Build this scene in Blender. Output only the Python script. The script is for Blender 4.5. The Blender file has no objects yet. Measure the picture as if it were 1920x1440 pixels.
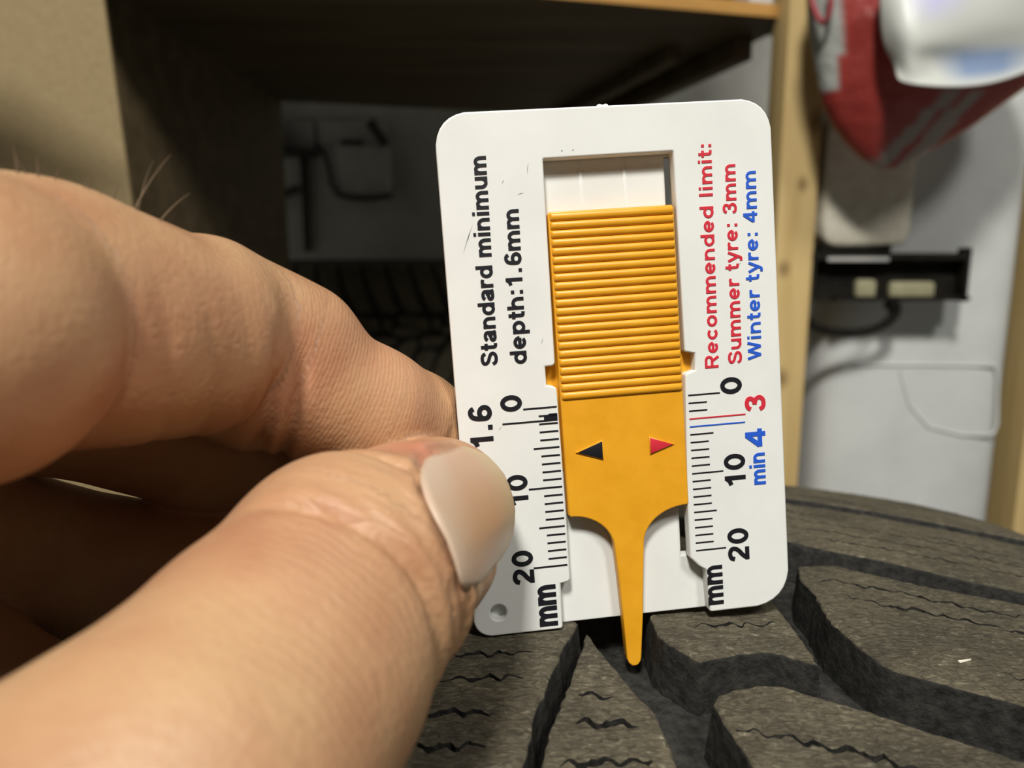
import bpy, bmesh, math, random
import numpy as np
from mathutils import Vector, Matrix
from mathutils.geometry import delaunay_2d_cdt

random.seed(7)
SC = bpy.context.scene
COL = SC.collection

# ------------------------------------------------------------------ camera, world, lamps, exposure
F = 1400.0                       # focal length in pixels of the 1920 px wide frame
PITCH = math.radians(10.0)       # the phone looks 10 degrees down
CAM = Vector((0.0, 0.0, 0.7225))
RIGHT = Vector((1, 0, 0))
FWD = Vector((0, math.cos(PITCH), -math.sin(PITCH)))
UP = Vector((0, math.sin(PITCH), math.cos(PITCH)))

cd = bpy.data.cameras.new('camera')
cam = bpy.data.objects.new('camera', cd)
COL.objects.link(cam)
cam.location = CAM
cam.rotation_euler = (math.pi / 2 - PITCH, 0, 0)
cd.sensor_width = 36.0
cd.lens = F / 1920.0 * 36.0
cd.clip_start = 0.004
cd.clip_end = 30.0
cd.dof.use_dof = True
cd.dof.focus_distance = 0.0915
cd.dof.aperture_fstop = 24.0
SC.camera = cam

SC.view_settings.view_transform = 'Standard'
SC.view_settings.look = 'None'
SC.view_settings.exposure = 0.0
SC.view_settings.gamma = 1.0
SC.view_settings.use_curve_mapping = False

W = bpy.data.worlds.new('world')
SC.world = W
W.use_nodes = True
W.node_tree.nodes['Background'].inputs[0].default_value = (0.95, 0.97, 1.0, 1)
W.node_tree.nodes['Background'].inputs[1].default_value = 0.013


def area(name, loc, target, sx, sy, power, col):
    l = bpy.data.lights.new(name, 'AREA')
    l.shape = 'RECTANGLE'
    l.size, l.size_y = sx, sy
    l.energy = power
    l.color = col
    o = bpy.data.objects.new(name, l)
    COL.objects.link(o)
    o.location = loc
    o.rotation_euler = (Vector(target) - Vector(loc)).to_track_quat('-Z', 'Y').to_euler()
    return o


LAMP = CAM + Vector((-0.26, -0.93, 1.50))
area('ceiling_lamp', LAMP, CAM + Vector((0.0, 0.1, 0)), 0.26, 0.26, 41.0, (1.0, 0.965, 0.90))
area('ceiling_lamp', CAM + Vector((0.62, -0.95, 1.45)), CAM + Vector((0.05, 0.1, 0)), 0.30, 0.30, 16.5, (1.0, 0.965, 0.90))


# ------------------------------------------------------------------ helpers
def cam2w(x, y, z):
    """camera space millimetres (right, up, away) -> world metres"""
    return CAM + (RIGHT * x + UP * y + FWD * z) * 0.001


def P(px, py, d):
    """the world point that lies d millimetres away on the ray of a pixel"""
    return cam2w((px - 960) / F * d, -(py - 720) / F * d, d)


def tag(o, label=None, cat=None, group=None, kind=None):
    if label: o['label'] = label
    if cat: o['category'] = cat
    if group: o['group'] = group
    if kind: o['kind'] = kind
    return o


def empty(name, loc=(0, 0, 0), rot=(0, 0, 0)):
    o = bpy.data.objects.new(name, None)
    o.empty_display_size = 0.02
    COL.objects.link(o)
    o.location = loc
    o.rotation_euler = rot
    return o


def link(name, me, parent=None):
    o = bpy.data.objects.new(name, me)
    COL.objects.link(o)
    if parent: o.parent = parent
    return o


def mesh_from_bm(name, bm, mats, sharp=35.0, smooth=True, flat=False):
    bm.normal_update()
    if smooth:
        lim = math.radians(sharp)
        for f in bm.faces: f.smooth = True
        for e in bm.edges:
            if len(e.link_faces) == 2 and e.calc_face_angle(0) > lim: e.smooth = False
        if flat:
            for f in bm.faces:
                if abs(f.normal.z) > 0.9999: f.smooth = False
    me = bpy.data.meshes.new(name)
    bm.to_mesh(me)
    bm.free()
    for m in (mats if isinstance(mats, (list, tuple)) else [mats]): me.materials.append(m)
    return me


def mesh_py(name, verts, faces, mats, sharp=35.0, smooth=True):
    me = bpy.data.meshes.new(name)
    me.from_pydata([tuple(v) for v in verts], [], faces)
    bm = bmesh.new()
    bm.from_mesh(me)
    bmesh.ops.recalc_face_normals(bm, faces=bm.faces)
    bpy.data.meshes.remove(me)
    return mesh_from_bm(name, bm, mats, sharp, smooth)


def add_box(bm, c, ax, bev=0.0, seg=2):
    """box with centre c and three half-axis vectors"""
    vs = []
    for i in (-1, 1):
        for j in (-1, 1):
            for k in (-1, 1):
                vs.append(bm.verts.new(Vector(c) + Vector(ax[0]) * i + Vector(ax[1]) * j + Vector(ax[2]) * k))
    fs = [(0, 1, 3, 2), (4, 6, 7, 5), (0, 4, 5, 1), (2, 3, 7, 6), (0, 2, 6, 4), (1, 5, 7, 3)]
    faces = [bm.faces.new([vs[i] for i in f]) for f in fs]
    bmesh.ops.recalc_face_normals(bm, faces=faces)
    if bev:
        es = list({e for f in faces for e in f.edges})
        bmesh.ops.bevel(bm, geom=es, offset=bev, segments=seg, profile=0.6, affect='EDGES')


def box_obj(name, c, ax, mat, bev=0.0, parent=None, seg=2):
    bm = bmesh.new()
    add_box(bm, c, ax, bev, seg)
    return link(name, mesh_from_bm(name, bm, mat), parent)


def tube(bm, pts, r, n=10, caps=True):
    pts = [Vector(p) for p in pts]
    rs = r if isinstance(r, (list, tuple)) else [r] * len(pts)
    rings = []
    ref = None
    for i, p in enumerate(pts):
        t = (pts[min(i + 1, len(pts) - 1)] - pts[max(i - 1, 0)]).normalized()
        if ref is None:
            ref = Vector((0, 0, 1)) if abs(t.z) < 0.8 else Vector((1, 0, 0))
        a = t.cross(ref).normalized()
        b = t.cross(a).normalized()
        ref = -b if b.dot(ref) < 0 else b
        a = t.cross(ref).normalized()
        b = a.cross(t).normalized()
        rings.append([bm.verts.new(p + (a * math.cos(q) + b * math.sin(q)) * rs[i]) for q in (2 * math.pi * k / n for k in range(n))])
    for i in range(len(rings) - 1):
        for k in range(n):
            bm.faces.new((rings[i][k], rings[i][(k + 1) % n], rings[i + 1][(k + 1) % n], rings[i + 1][k]))
    if caps:
        bm.faces.new(rings[0][::-1])
        bm.faces.new(rings[-1])


def area2(p):
    return 0.5 * sum(p[i][0] * p[(i + 1) % len(p)][1] - p[(i + 1) % len(p)][0] * p[i][1] for i in range(len(p)))


def orient(p, ccw=True):
    return list(p) if (area2(p) > 0) == ccw else list(p)[::-1]


def inset(p, d):
    """move a ring to its left (into the material) by d"""
    n = len(p)
    out = []
    for i in range(n):
        a, b, c = p[i - 1], p[i], p[(i + 1) % n]
        e1 = Vector((b[0] - a[0], b[1] - a[1])).normalized()
        e2 = Vector((c[0] - b[0], c[1] - b[1])).normalized()
        n1 = Vector((-e1.y, e1.x)); n2 = Vector((-e2.y, e2.x))
        m = n1 + n2
        if m.length < 1e-6: m = n1
        m.normalize()
        k = d / max(0.45, m.dot(n1))
        out.append((b[0] + m.x * k, b[1] + m.y * k))
    return out


def fillet(pts, seg=6):
    """polygon [(x, y, r)] with rounded corners"""
    out = []
    n = len(pts)
    for i in range(n):
        x, y = pts[i][:2]
        r = pts[i][2] if len(pts[i]) > 2 else 0
        if r <= 0:
            out.append((x, y)); continue
        b = Vector((x, y))
        a = Vector(pts[i - 1][:2]); c = Vector(pts[(i + 1) % n][:2])
        u = (a - b).normalized(); v = (c - b).normalized()
        ang = u.angle(v)
        t = min(r / math.tan(ang / 2), 0.49 * (a - b).length, 0.49 * (c - b).length)
        p0 = b + u * t; p1 = b + v * t
        for k in range(seg + 1):
            s = k / seg
            q = p0 * (1 - s) ** 2 + b * 2 * s * (1 - s) * 0.75 + b * 0 + p1 * s ** 2 + (p0 + p1) * 0.5 * (2 * s * (1 - s)) * 0.25
            out.append((q.x, q.y))
    return out


def inside(pts, poly):
    pts = np.asarray(pts, float)
    x, y = pts[:, 0], pts[:, 1]
    c = np.zeros(len(pts), bool)
    q = np.asarray(poly, float)
    for i in range(len(q)):
        x1, y1 = q[i]; x2, y2 = q[i - 1]
        if y1 == y2: continue
        m = (y1 > y) != (y2 > y)
        c ^= m & (x < (x2 - x1) * (y - y1) / (y2 - y1) + x1)
    return c


def cap_tris(rings, extra=()):
    """triangulate outer ring rings[0] minus holes rings[1:]"""
    verts, edges = [], []
    for r in rings:
        o = len(verts)
        verts += [Vector((a, b)) for a, b in r]
        edges += [(o + i, o + (i + 1) % len(r)) for i in range(len(r))]
    verts += [Vector((a, b)) for a, b in extra]
    v, e, f, *_ = delaunay_2d_cdt(verts, edges, [], 0, 1e-5)
    v = [(q.x, q.y) for q in v]
    cen = [((v[a][0] + v[b][0] + v[c][0]) / 3, (v[a][1] + v[b][1] + v[c][1]) / 3) for a, b, c in f]
    ok = inside(cen, rings[0])
    for h in rings[1:]: ok &= ~inside(cen, h)
    return v, [t for t, k in zip(f, ok) if k]


def prism(bm, outer, holes, ztop, zbot, bev=0.0, seg=3, S=0.001, bottom=True):
    """flat plate with holes, edges of the top rounded"""
    rings = [orient(outer, True)] + [orient(h, False) for h in holes]
    top = [inset(r, bev) for r in rings] if bev else rings
    v, t = cap_tris(top)
    cache = {}

    def V(x, y, z):
        k = (round(x, 4), round(y, 4), round(z, 4))
        if k not in cache: cache[k] = bm.verts.new((x * S, y * S, z * S))
        return cache[k]

    def face(vs):
        if len(set(vs)) >= 3:
            try: bm.faces.new(vs)
            except ValueError: pass
    for a, b, c in t: face([V(*v[a], ztop), V(*v[b], ztop), V(*v[c], ztop)])
    if bottom:
        v2, t2 = cap_tris(rings)
        for a, b, c in t2: face([V(*v2[c], zbot), V(*v2[b], zbot), V(*v2[a], zbot)])
    for r in rings:
        lev = []
        if bev:
            for k in range(seg + 1):
                q = math.pi / 2 * k / seg
                lev.append((inset(r, bev * (1 - math.sin(q))), ztop - bev * (1 - math.cos(q))))
        else: lev.append((r, ztop))
        lev.append((r, zbot))
        n = len(r)
        for (ra, za), (rb, zb) in zip(lev[:-1], lev[1:]):
            for i in range(n):
                j = (i + 1) % n
                face([V(*ra[i], za), V(*rb[i], zb), V(*rb[j], zb), V(*ra[j], za)])


# ------------------------------------------------------------------ materials
def new_mat(name, base, rough=0.5, spec=0.5):
    m = bpy.data.materials.new(name)
    m.use_nodes = True
    nt = m.node_tree
    b = nt.nodes['Principled BSDF']
    b.inputs['Base Color'].default_value = (*base, 1)
    b.inputs['Roughness'].default_value = rough
    b.inputs['Specular IOR Level'].default_value = spec
    return m, nt, b


def nd(nt, t, **kw):
    n = nt.nodes.new(t)
    for k, v in kw.items():
        if k in n.inputs: n.inputs[k].default_value = v
        else: setattr(n, k, v)
    return n


def ramp(nt, stops):
    r = nt.nodes.new('ShaderNodeValToRGB')
    e = r.color_ramp.elements
    while len(e) < len(stops): e.new(0.5)
    for i, (p, c) in enumerate(stops):
        e[i].position = p
        e[i].color = (*c, 1) if len(c) == 3 else c
    return r


def coords(nt, scale=(1, 1, 1), kind='Object', rot=(0, 0, 0)):
    tc = nt.nodes.new('ShaderNodeTexCoord')
    mp = nt.nodes.new('ShaderNodeMapping')
    mp.inputs['Scale'].default_value = scale
    mp.inputs['Rotation'].default_value = rot
    nt.links.new(tc.outputs[kind], mp.inputs['Vector'])
    return mp.outputs['Vector']


def noisy(name, c0, c1, scale, rough=0.5, bump=0.0, dist=0.0005, stretch=(1, 1, 1), detail=6, spec=0.5, lo=0.35, hi=0.65, rot=(0, 0, 0)):
    m, nt, b = new_mat(name, c0, rough, spec)
    v = coords(nt, stretch, rot=rot)
    n = nd(nt, 'ShaderNodeTexNoise', Scale=scale, Detail=detail, Roughness=0.6)
    nt.links.new(v, n.inputs['Vector'])
    r = ramp(nt, [(lo, c0), (hi, c1)])
    nt.links.new(n.outputs['Fac'], r.inputs['Fac'])
    nt.links.new(r.outputs['Color'], b.inputs['Base Color'])
    if bump:
        bp = nd(nt, 'ShaderNodeBump', Strength=bump, Distance=dist)
        nt.links.new(n.outputs['Fac'], bp.inputs['Height'])
        nt.links.new(bp.outputs['Normal'], b.inputs['Normal'])
    return m


def wood(name, dark, light, grain=(1, 1, 1), scale=60, knots=True, rough=0.6):
    m, nt, b = new_mat(name, light, rough, 0.3)
    v = coords(nt, grain)
    n = nd(nt, 'ShaderNodeTexNoise', Scale=scale, Detail=8, Roughness=0.6, Distortion=0.4)
    nt.links.new(v, n.inputs['Vector'])
    r = ramp(nt, [(0.3, dark), (0.7, light)])
    nt.links.new(n.outputs['Fac'], r.inputs['Fac'])
    out = r.outputs['Color']
    if knots:
        v2 = coords(nt, tuple(0.25 + 0.75 * g for g in grain))
        vo = nd(nt, 'ShaderNodeTexVoronoi', Scale=13.0)
        nt.links.new(v2, vo.inputs['Vector'])
        r2 = ramp(nt, [(0.03, (0.10, 0.06, 0.03)), (0.16, (1, 1, 1))])
        nt.links.new(vo.outputs['Distance'], r2.inputs['Fac'])
        mx = nd(nt, 'ShaderNodeMix', data_type='RGBA', blend_type='MULTIPLY')
        mx.inputs[0].default_value = 0.75
        nt.links.new(out, mx.inputs[6]); nt.links.new(r2.outputs['Color'], mx.inputs[7])
        out = mx.outputs[2]
    nt.links.new(out, b.inputs['Base Color'])
    bp = nd(nt, 'ShaderNodeBump', Strength=0.3, Distance=0.001)
    nt.links.new(n.outputs['Fac'], bp.inputs['Height'])
    nt.links.new(bp.outputs['Normal'], b.inputs['Normal'])
    return m


M_card = noisy('white_plastic', (0.725, 0.74, 0.71), (0.775, 0.79, 0.76), 90, rough=0.42, bump=0.05, dist=0.0002)
M_yel = noisy('yellow_plastic', (0.72, 0.325, 0.012), (0.78, 0.37, 0.018), 250, rough=0.40, bump=0.12, dist=0.0002)
M_black = new_mat('black_ink', (0.008, 0.008, 0.012), 0.45)[0]
M_red = new_mat('red_ink', (0.60, 0.025, 0.045), 0.45)[0]
M_blue = new_mat('blue_ink', (0.018, 0.10, 0.58), 0.45)[0]
M_dirt = new_mat('grey_scuff', (0.16, 0.155, 0.14), 0.7)[0]


def rubber_top():
    m, nt, b = new_mat('worn_tread_rubber', (0.1, 0.09, 0.07), 0.8, 0.25)
    v = coords(nt, (0.42, 1.0, 1.0), rot=(0, 0, math.radians(12)))
    n1 = nd(nt, 'ShaderNodeTexNoise', Scale=1700.0, Detail=9, Roughness=0.72, Distortion=1.2)
    nt.links.new(v, n1.inputs['Vector'])
    n2 = nd(nt, 'ShaderNodeTexNoise', Scale=90.0, Detail=4)
    nt.links.new(coords(nt), n2.inputs['Vector'])
    r1 = ramp(nt, [(0.33, (0.045, 0.039, 0.027)), (0.49, (0.110, 0.097, 0.068)), (0.61, (0.182, 0.163, 0.115)), (0.70, (0.40, 0.38, 0.29))])
    nt.links.new(n1.outputs['Fac'], r1.inputs['Fac'])
    r2 = ramp(nt, [(0.35, (0.72, 0.72, 0.72)), (0.65, (1.12, 1.10, 1.05))])
    nt.links.new(n2.outputs['Fac'], r2.inputs['Fac'])
    mx = nd(nt, 'ShaderNodeMix', data_type='RGBA', blend_type='MULTIPLY')
    mx.inputs[0].default_value = 1.0
    nt.links.new(r1.outputs['Color'], mx.inputs[6]); nt.links.new(r2.outputs['Color'], mx.inputs[7])
    nt.links.new(mx.outputs[2], b.inputs['Base Color'])
    bp = nd(nt, 'ShaderNodeBump', Strength=0.9, Distance=0.0005)
    nt.links.new(n1.outputs['Fac'], bp.inputs['Height'])
    nt.links.new(bp.outputs['Normal'], b.inputs['Normal'])
    return m


M_tread = rubber_top()
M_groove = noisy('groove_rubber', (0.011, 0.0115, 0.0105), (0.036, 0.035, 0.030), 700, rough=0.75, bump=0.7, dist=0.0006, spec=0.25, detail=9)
M_side = noisy('sidewall_rubber', (0.02, 0.02, 0.02), (0.04, 0.04, 0.038), 60, rough=0.65, spec=0.3)


def skin():
    m, nt, b = new_mat('skin', (0.55, 0.32, 0.2), 0.46, 0.42)
    co = coords(nt)
    n = nd(nt, 'ShaderNodeTexNoise', Scale=110.0, Detail=4)
    nt.links.new(co, n.inputs['Vector'])
    r = ramp(nt, [(0.3, (0.415, 0.212, 0.112)), (0.55, (0.485, 0.282, 0.152)), (0.75, (0.53, 0.335, 0.178))])
    nt.links.new(n.outputs['Fac'], r.inputs['Fac'])
    red = nd(nt, 'ShaderNodeAttribute', attribute_name='redness')
    mx = nd(nt, 'ShaderNodeMix', data_type='RGBA')
    mx.inputs[7].default_value = (0.50, 0.17, 0.105, 1)
    nt.links.new(red.outputs['Fac'], mx.inputs[0])
    nt.links.new(r.outputs['Color'], mx.inputs[6])
    yl = nd(nt, 'ShaderNodeAttribute', attribute_name='pallor')
    mx2 = nd(nt, 'ShaderNodeMix', data_type='RGBA')
    mx2.inputs[7].default_value = (0.58, 0.40, 0.14, 1)
    nt.links.new(yl.outputs['Fac'], mx2.inputs[0]); nt.links.new(mx.outputs[2], mx2.inputs[6])
    nt.links.new(mx2.outputs[2], b.inputs['Base Color'])
    b.inputs['Subsurface Weight'].default_value = 0.22
    b.inputs['Subsurface Radius'].default_value = (1.0, 0.38, 0.2)
    b.inputs['Subsurface Scale'].default_value = 0.0016
    # fine lines across the fingers, from the coordinate along each finger
    al = nd(nt, 'ShaderNodeAttribute', attribute_name='along')
    rg = nd(nt, 'ShaderNodeAttribute', attribute_name='ridge')
    n3 = nd(nt, 'ShaderNodeTexNoise', Scale=260.0, Detail=3)
    nt.links.new(co, n3.inputs['Vector'])
    mu = nd(nt, 'ShaderNodeMath', operation='MULTIPLY'); mu.inputs[1].default_value = 9.0
    nt.links.new(n3.outputs['Fac'], mu.inputs[0])
    ma = nd(nt, 'ShaderNodeMath', operation='MULTIPLY_ADD'); ma.inputs[1].default_value = 2 * math.pi / 0.5
    nt.links.new(al.outputs['Fac'], ma.inputs[0]); nt.links.new(mu.outputs[0], ma.inputs[2])
    si = nd(nt, 'ShaderNodeMath', operation='SINE'); nt.links.new(ma.outputs[0], si.inputs[0])
    am = nd(nt, 'ShaderNodeMath', operation='MULTIPLY')
    nt.links.new(si.outputs[0], am.inputs[0]); nt.links.new(rg.outputs['Fac'], am.inputs[1])
    n4 = nd(nt, 'ShaderNodeTexNoise', Scale=1400.0, Detail=5, Roughness=0.65)
    nt.links.new(co, n4.inputs['Vector'])
    vo = nd(nt, 'ShaderNodeTexVoronoi', Scale=900.0, feature='DISTANCE_TO_EDGE')
    nt.links.new(co, vo.inputs['Vector'])
    ad = nd(nt, 'ShaderNodeMath', operation='MULTIPLY_ADD'); ad.inputs[1].default_value = 0.55
    nt.links.new(n4.outputs['Fac'], ad.inputs[0]); nt.links.new(am.outputs[0], ad.inputs[2])
    ad2 = nd(nt, 'ShaderNodeMath', operation='MULTIPLY_ADD'); ad2.inputs[1].default_value = 0.5
    nt.links.new(vo.outputs['Distance'], ad2.inputs[0]); nt.links.new(ad.outputs[0], ad2.inputs[2])
    wk = nd(nt, 'ShaderNodeAttribute', attribute_name='wrinkle')
    n5 = nd(nt, 'ShaderNodeTexNoise', Scale=95.0, Detail=3)
    nt.links.new(co, n5.inputs['Vector'])
    m5 = nd(nt, 'ShaderNodeMath', operation='MULTIPLY'); m5.inputs[1].default_value = 24.0
    nt.links.new(n5.outputs['Fac'], m5.inputs[0])
    a5 = nd(nt, 'ShaderNodeMath', operation='MULTIPLY_ADD'); a5.inputs[1].default_value = 2 * math.pi / 2.1
    nt.links.new(al.outputs['Fac'], a5.inputs[0]); nt.links.new(m5.outputs[0], a5.inputs[2])
    s5 = nd(nt, 'ShaderNodeMath', operation='SINE'); nt.links.new(a5.outputs[0], s5.inputs[0])
    p5 = nd(nt, 'ShaderNodeMath', operation='ABSOLUTE'); nt.links.new(s5.outputs[0], p5.inputs[0])
    q5 = nd(nt, 'ShaderNodeMath', operation='POWER'); q5.inputs[1].default_value = 0.35
    nt.links.new(p5.outputs[0], q5.inputs[0])
    r5 = nd(nt, 'ShaderNodeMath', operation='MULTIPLY')
    nt.links.new(q5.outputs[0], r5.inputs[0]); nt.links.new(wk.outputs['Fac'], r5.inputs[1])
    ad3 = nd(nt, 'ShaderNodeMath', operation='ADD')
    nt.links.new(ad2.outputs[0], ad3.inputs[0]); nt.links.new(r5.outputs[0], ad3.inputs[1])
    ad2 = ad3
    bp = nd(nt, 'ShaderNodeBump', Strength=0.6, Distance=0.00022)
    nt.links.new(ad2.outputs[0], bp.inputs['Height'])
    nt.links.new(bp.outputs['Normal'], b.inputs['Normal'])
    return m


M_skin = skin()
M_nail = noisy('nail', (0.47, 0.31, 0.20), (0.54, 0.37, 0.245), 60, rough=0.38, spec=0.5)
M_nail.node_tree.nodes['Principled BSDF'].inputs['Subsurface Weight'].default_value = 0.15
M_nail.node_tree.nodes['Principled BSDF'].inputs['Subsurface Scale'].default_value = 0.001
_nt = M_nail.node_tree
_at = nd(_nt, 'ShaderNodeAttribute', attribute_name='tone')
_nt.links.new(_at.outputs['Color'], _nt.nodes['Principled BSDF'].inputs['Base Color'])
M_hair = new_mat('brown_hair', (0.20, 0.15, 0.10), 0.35)[0]

M_pine = wood('pine_post', (0.52, 0.36, 0.14), (0.68, 0.51, 0.24), (1, 1, 0.06), 70)
nt_ = M_pine.node_tree
bs_ = nt_.nodes['Principled BSDF']
for kx, ky, kr in ((1521, 232, 0.007), (1503, 346, 0.0045), (1478, 505, 0.005), (1486, 720, 0.006)):
    kp = P(kx, ky, 690)
    mp_ = nd(nt_, 'ShaderNodeMapping')
    mp_.inputs['Location'].default_value = (-kp.x, 0, -kp.z * 0.7)
    mp_.inputs['Scale'].default_value = (1, 0, 0.7)
    tc_ = nd(nt_, 'ShaderNodeTexCoord')
    nt_.links.new(tc_.outputs['Object'], mp_.inputs['Vector'])
    ln_ = nd(nt_, 'ShaderNodeVectorMath', operation='LENGTH')
    nt_.links.new(mp_.outputs['Vector'], ln_.inputs[0])
    rm_ = ramp(nt_, [(0.0, (0.16, 0.10, 0.05)), (1.0, (1, 1, 1))])
    dv_ = nd(nt_, 'ShaderNodeMath', operation='DIVIDE'); dv_.inputs[1].default_value = kr * 1.6
    nt_.links.new(ln_.outputs['Value'], dv_.inputs[0]); nt_.links.new(dv_.outputs[0], rm_.inputs['Fac'])
    mx_ = nd(nt_, 'ShaderNodeMix', data_type='RGBA', blend_type='MULTIPLY'); mx_.inputs[0].default_value = 0.8
    src_ = bs_.inputs['Base Color'].links[0].from_socket
    nt_.links.new(src_, mx_.inputs[6]); nt_.links.new(rm_.outputs['Color'], mx_.inputs[7])
    nt_.links.new(mx_.outputs[2], bs_.inputs['Base Color'])
M_edge = wood('plywood_edge', (0.42, 0.22, 0.06), (0.58, 0.33, 0.10), (0.1, 1, 1), 60, knots=False)
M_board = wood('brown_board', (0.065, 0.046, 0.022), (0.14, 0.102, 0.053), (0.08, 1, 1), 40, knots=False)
M_cardboard = noisy('cardboard', (0.235, 0.175, 0.09), (0.27, 0.205, 0.108), 300, rough=0.8, bump=0.1, spec=0.2)
M_wall = noisy('plaster', (0.40, 0.40, 0.36), (0.47, 0.47, 0.43), 14, rough=0.8)
M_floor = noisy('concrete', (0.22, 0.22, 0.21), (0.32, 0.32, 0.30), 20, rough=0.85, bump=0.2)
M_can = noisy('pale_grey_plastic', (0.57, 0.59, 0.58), (0.66, 0.68, 0.665), 12, rough=0.45)
M_bracket = noisy('blackened_metal', (0.006, 0.005, 0.004), (0.016, 0.014, 0.010), 60, rough=0.8, spec=0.15)
M_foam = noisy('cream_foam', (0.62, 0.58, 0.46), (0.74, 0.71, 0.60), 90, rough=0.9, bump=0.5, dist=0.002)
M_greyp = noisy('grey_plastic', (0.36, 0.36, 0.34), (0.44, 0.44, 0.42), 30, rough=0.5)
M_cord = new_mat('black_cable', (0.02, 0.018, 0.016), 0.5)[0]
M_white = noisy('white_paint', (0.7, 0.7, 0.67), (0.78, 0.78, 0.75), 20, rough=0.5)

# ------------------------------------------------------------------ room
ax = Vector


def slab(name, c, h, mat, kind='structure', bev=0.0):
    o = box_obj(name, c, ((h[0], 0, 0), (0, h[1], 0), (0, 0, h[2])), mat, bev)
    if kind: o['kind'] = kind
    return o


slab('floor', (0, 0.4, -0.02), (2.2, 2.0, 0.02), M_floor)
slab('wall_back', (0, 1.92, 1.3), (2.2, 0.03, 1.3), M_wall)
slab('wall_left', (-2.2, 0.4, 1.3), (0.03, 2.0, 1.3), M_wall)
slab('wall_right', (2.2, 0.4, 1.3), (0.03, 2.0, 1.3), M_wall)

# ------------------------------------------------------------------ shelf unit
A = P(1500, 38, 700)                                  # lower right front corner of the shelf
d2 = 560.0
for _ in range(60):                                   # where the lower front edge, at the same height, passes pixel (1040, 0)
    q = P(1040, -2, d2)
    d2 += (A.z - q.z) / 0.001 * 1.2 if q.z < A.z else -(q.z - A.z) / 0.001 * 1.2
B = P(1040, -2, d2)
ldir = (B - A); ldir.z = 0; ldir.normalize()
bdir = Vector((-ldir.y, ldir.x, 0))
if bdir.y < 0: bdir = -bdir
unit = empty('shelf_unit', (A.x, A.y, 0))
tag(unit, 'wooden shelf unit with a light pine post and dark underside behind the gauge', 'shelf')


def rel(o, root):
    o.parent = root
    o.matrix_parent_inverse = Matrix.Translation(-root.location)
    return o


LEN, DEP, TH = 0.90, 0.52, 0.0115
c = A + ldir * LEN / 2 + bdir * DEP / 2 + Vector((0, 0, TH / 2))
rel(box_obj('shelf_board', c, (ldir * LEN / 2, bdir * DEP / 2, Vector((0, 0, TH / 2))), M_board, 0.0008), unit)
c = A + ldir * LEN / 2 - bdir * 0.0012 + Vector((0, 0, TH / 2))
rel(box_obj('front_edging', c, (ldir * LEN / 2, bdir * 0.0012, Vector((0, 0, TH / 2 + 0.0002))), M_edge, 0.0006), unit)
# post
pc = P(1489, 500, 703)
px0, px1 = P(1452, 560, 700).x, P(1524, 560, 700).x
post = rel(slab('post', ((px0 + px1) / 2, pc.y + 0.02, 0.62), ((px1 - px0) / 2, 0.022, 0.62), M_pine, None, 0.0015), unit)
# batten under the right end of the shelf
c = A + ldir * 0.022 + bdir * (DEP / 2 + 0.03) + Vector((0, 0, -0.011))
rel(box_obj('batten', c, (ldir * 0.010, bdir * (DEP / 2 - 0.03), Vector((0, 0, 0.011))), M_board, 0.001), unit)
c = A + ldir * 0.075 + bdir * (DEP / 2 + 0.05) + Vector((0, 0, -0.008))
rel(box_obj('batten', c, (ldir * 0.008, bdir * (DEP / 2 - 0.06), Vector((0, 0, 0.008))), M_board, 0.001), unit)
# upper back panel on the rear edge, added unseen to shade the wall
c = A + ldir * LEN / 2 + bdir * (DEP - 0.006) + Vector((0, 0, TH + 0.45))
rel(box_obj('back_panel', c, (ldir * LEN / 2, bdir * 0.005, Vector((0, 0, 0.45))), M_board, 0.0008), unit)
c = A + ldir * 0.006 + bdir * (DEP / 2 + 0.05) + Vector((0, 0, TH + 0.45))  # upper right panel, unseen, added to block lamplight passing right of the shelf
rel(box_obj('side_panel', c, (ldir * 0.005, bdir * (DEP / 2 - 0.06), Vector((0, 0, 0.45))), M_board, 0.0008), unit)
# left upright panel
q0 = A + ldir * 0.62
c = Vector((q0.x - 0.012, q0.y + DEP / 2 + 0.02, A.z / 2))
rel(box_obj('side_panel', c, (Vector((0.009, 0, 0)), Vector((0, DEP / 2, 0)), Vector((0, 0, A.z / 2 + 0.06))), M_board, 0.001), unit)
# thing lying on the shelf just at the top of the picture
c = P(1452, -18, 760)
bx = box_obj('white_box', (c.x, c.y, A.z + TH + 0.022), ((0.034, 0, 0), (0, 0.03, 0), (0, 0, 0.0215)), M_white, 0.003)
tag(bx, 'small white box standing on the shelf at its right end', 'box')

# second post at the right edge
p0, p1 = P(1907, 950, 830).x, P(2010, 950, 830).x
o = slab('wooden_post', ((p0 + p1) / 2, 0.82, 0.6), ((p1 - p0) / 2, 0.025, 0.6), M_pine, None, 0.002)
tag(o, 'brown wooden post beyond the pale plastic tank at the right edge', 'post')

# ------------------------------------------------------------------ cardboard box at the left
cb = empty('cardboard_box', (P(100, 300, 430).x, P(100, 300, 430).y, 0))
tag(cb, 'plain brown cardboard box with a straight right edge, behind the hand', 'box')
tr = P(193, -10, 430)
br = CAM + (P(243, 345, 1000) - CAM) * ((tr.y - CAM.y) / (P(243, 345, 1000) - CAM).y)
left = P(-240, 160, 425)
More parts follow.
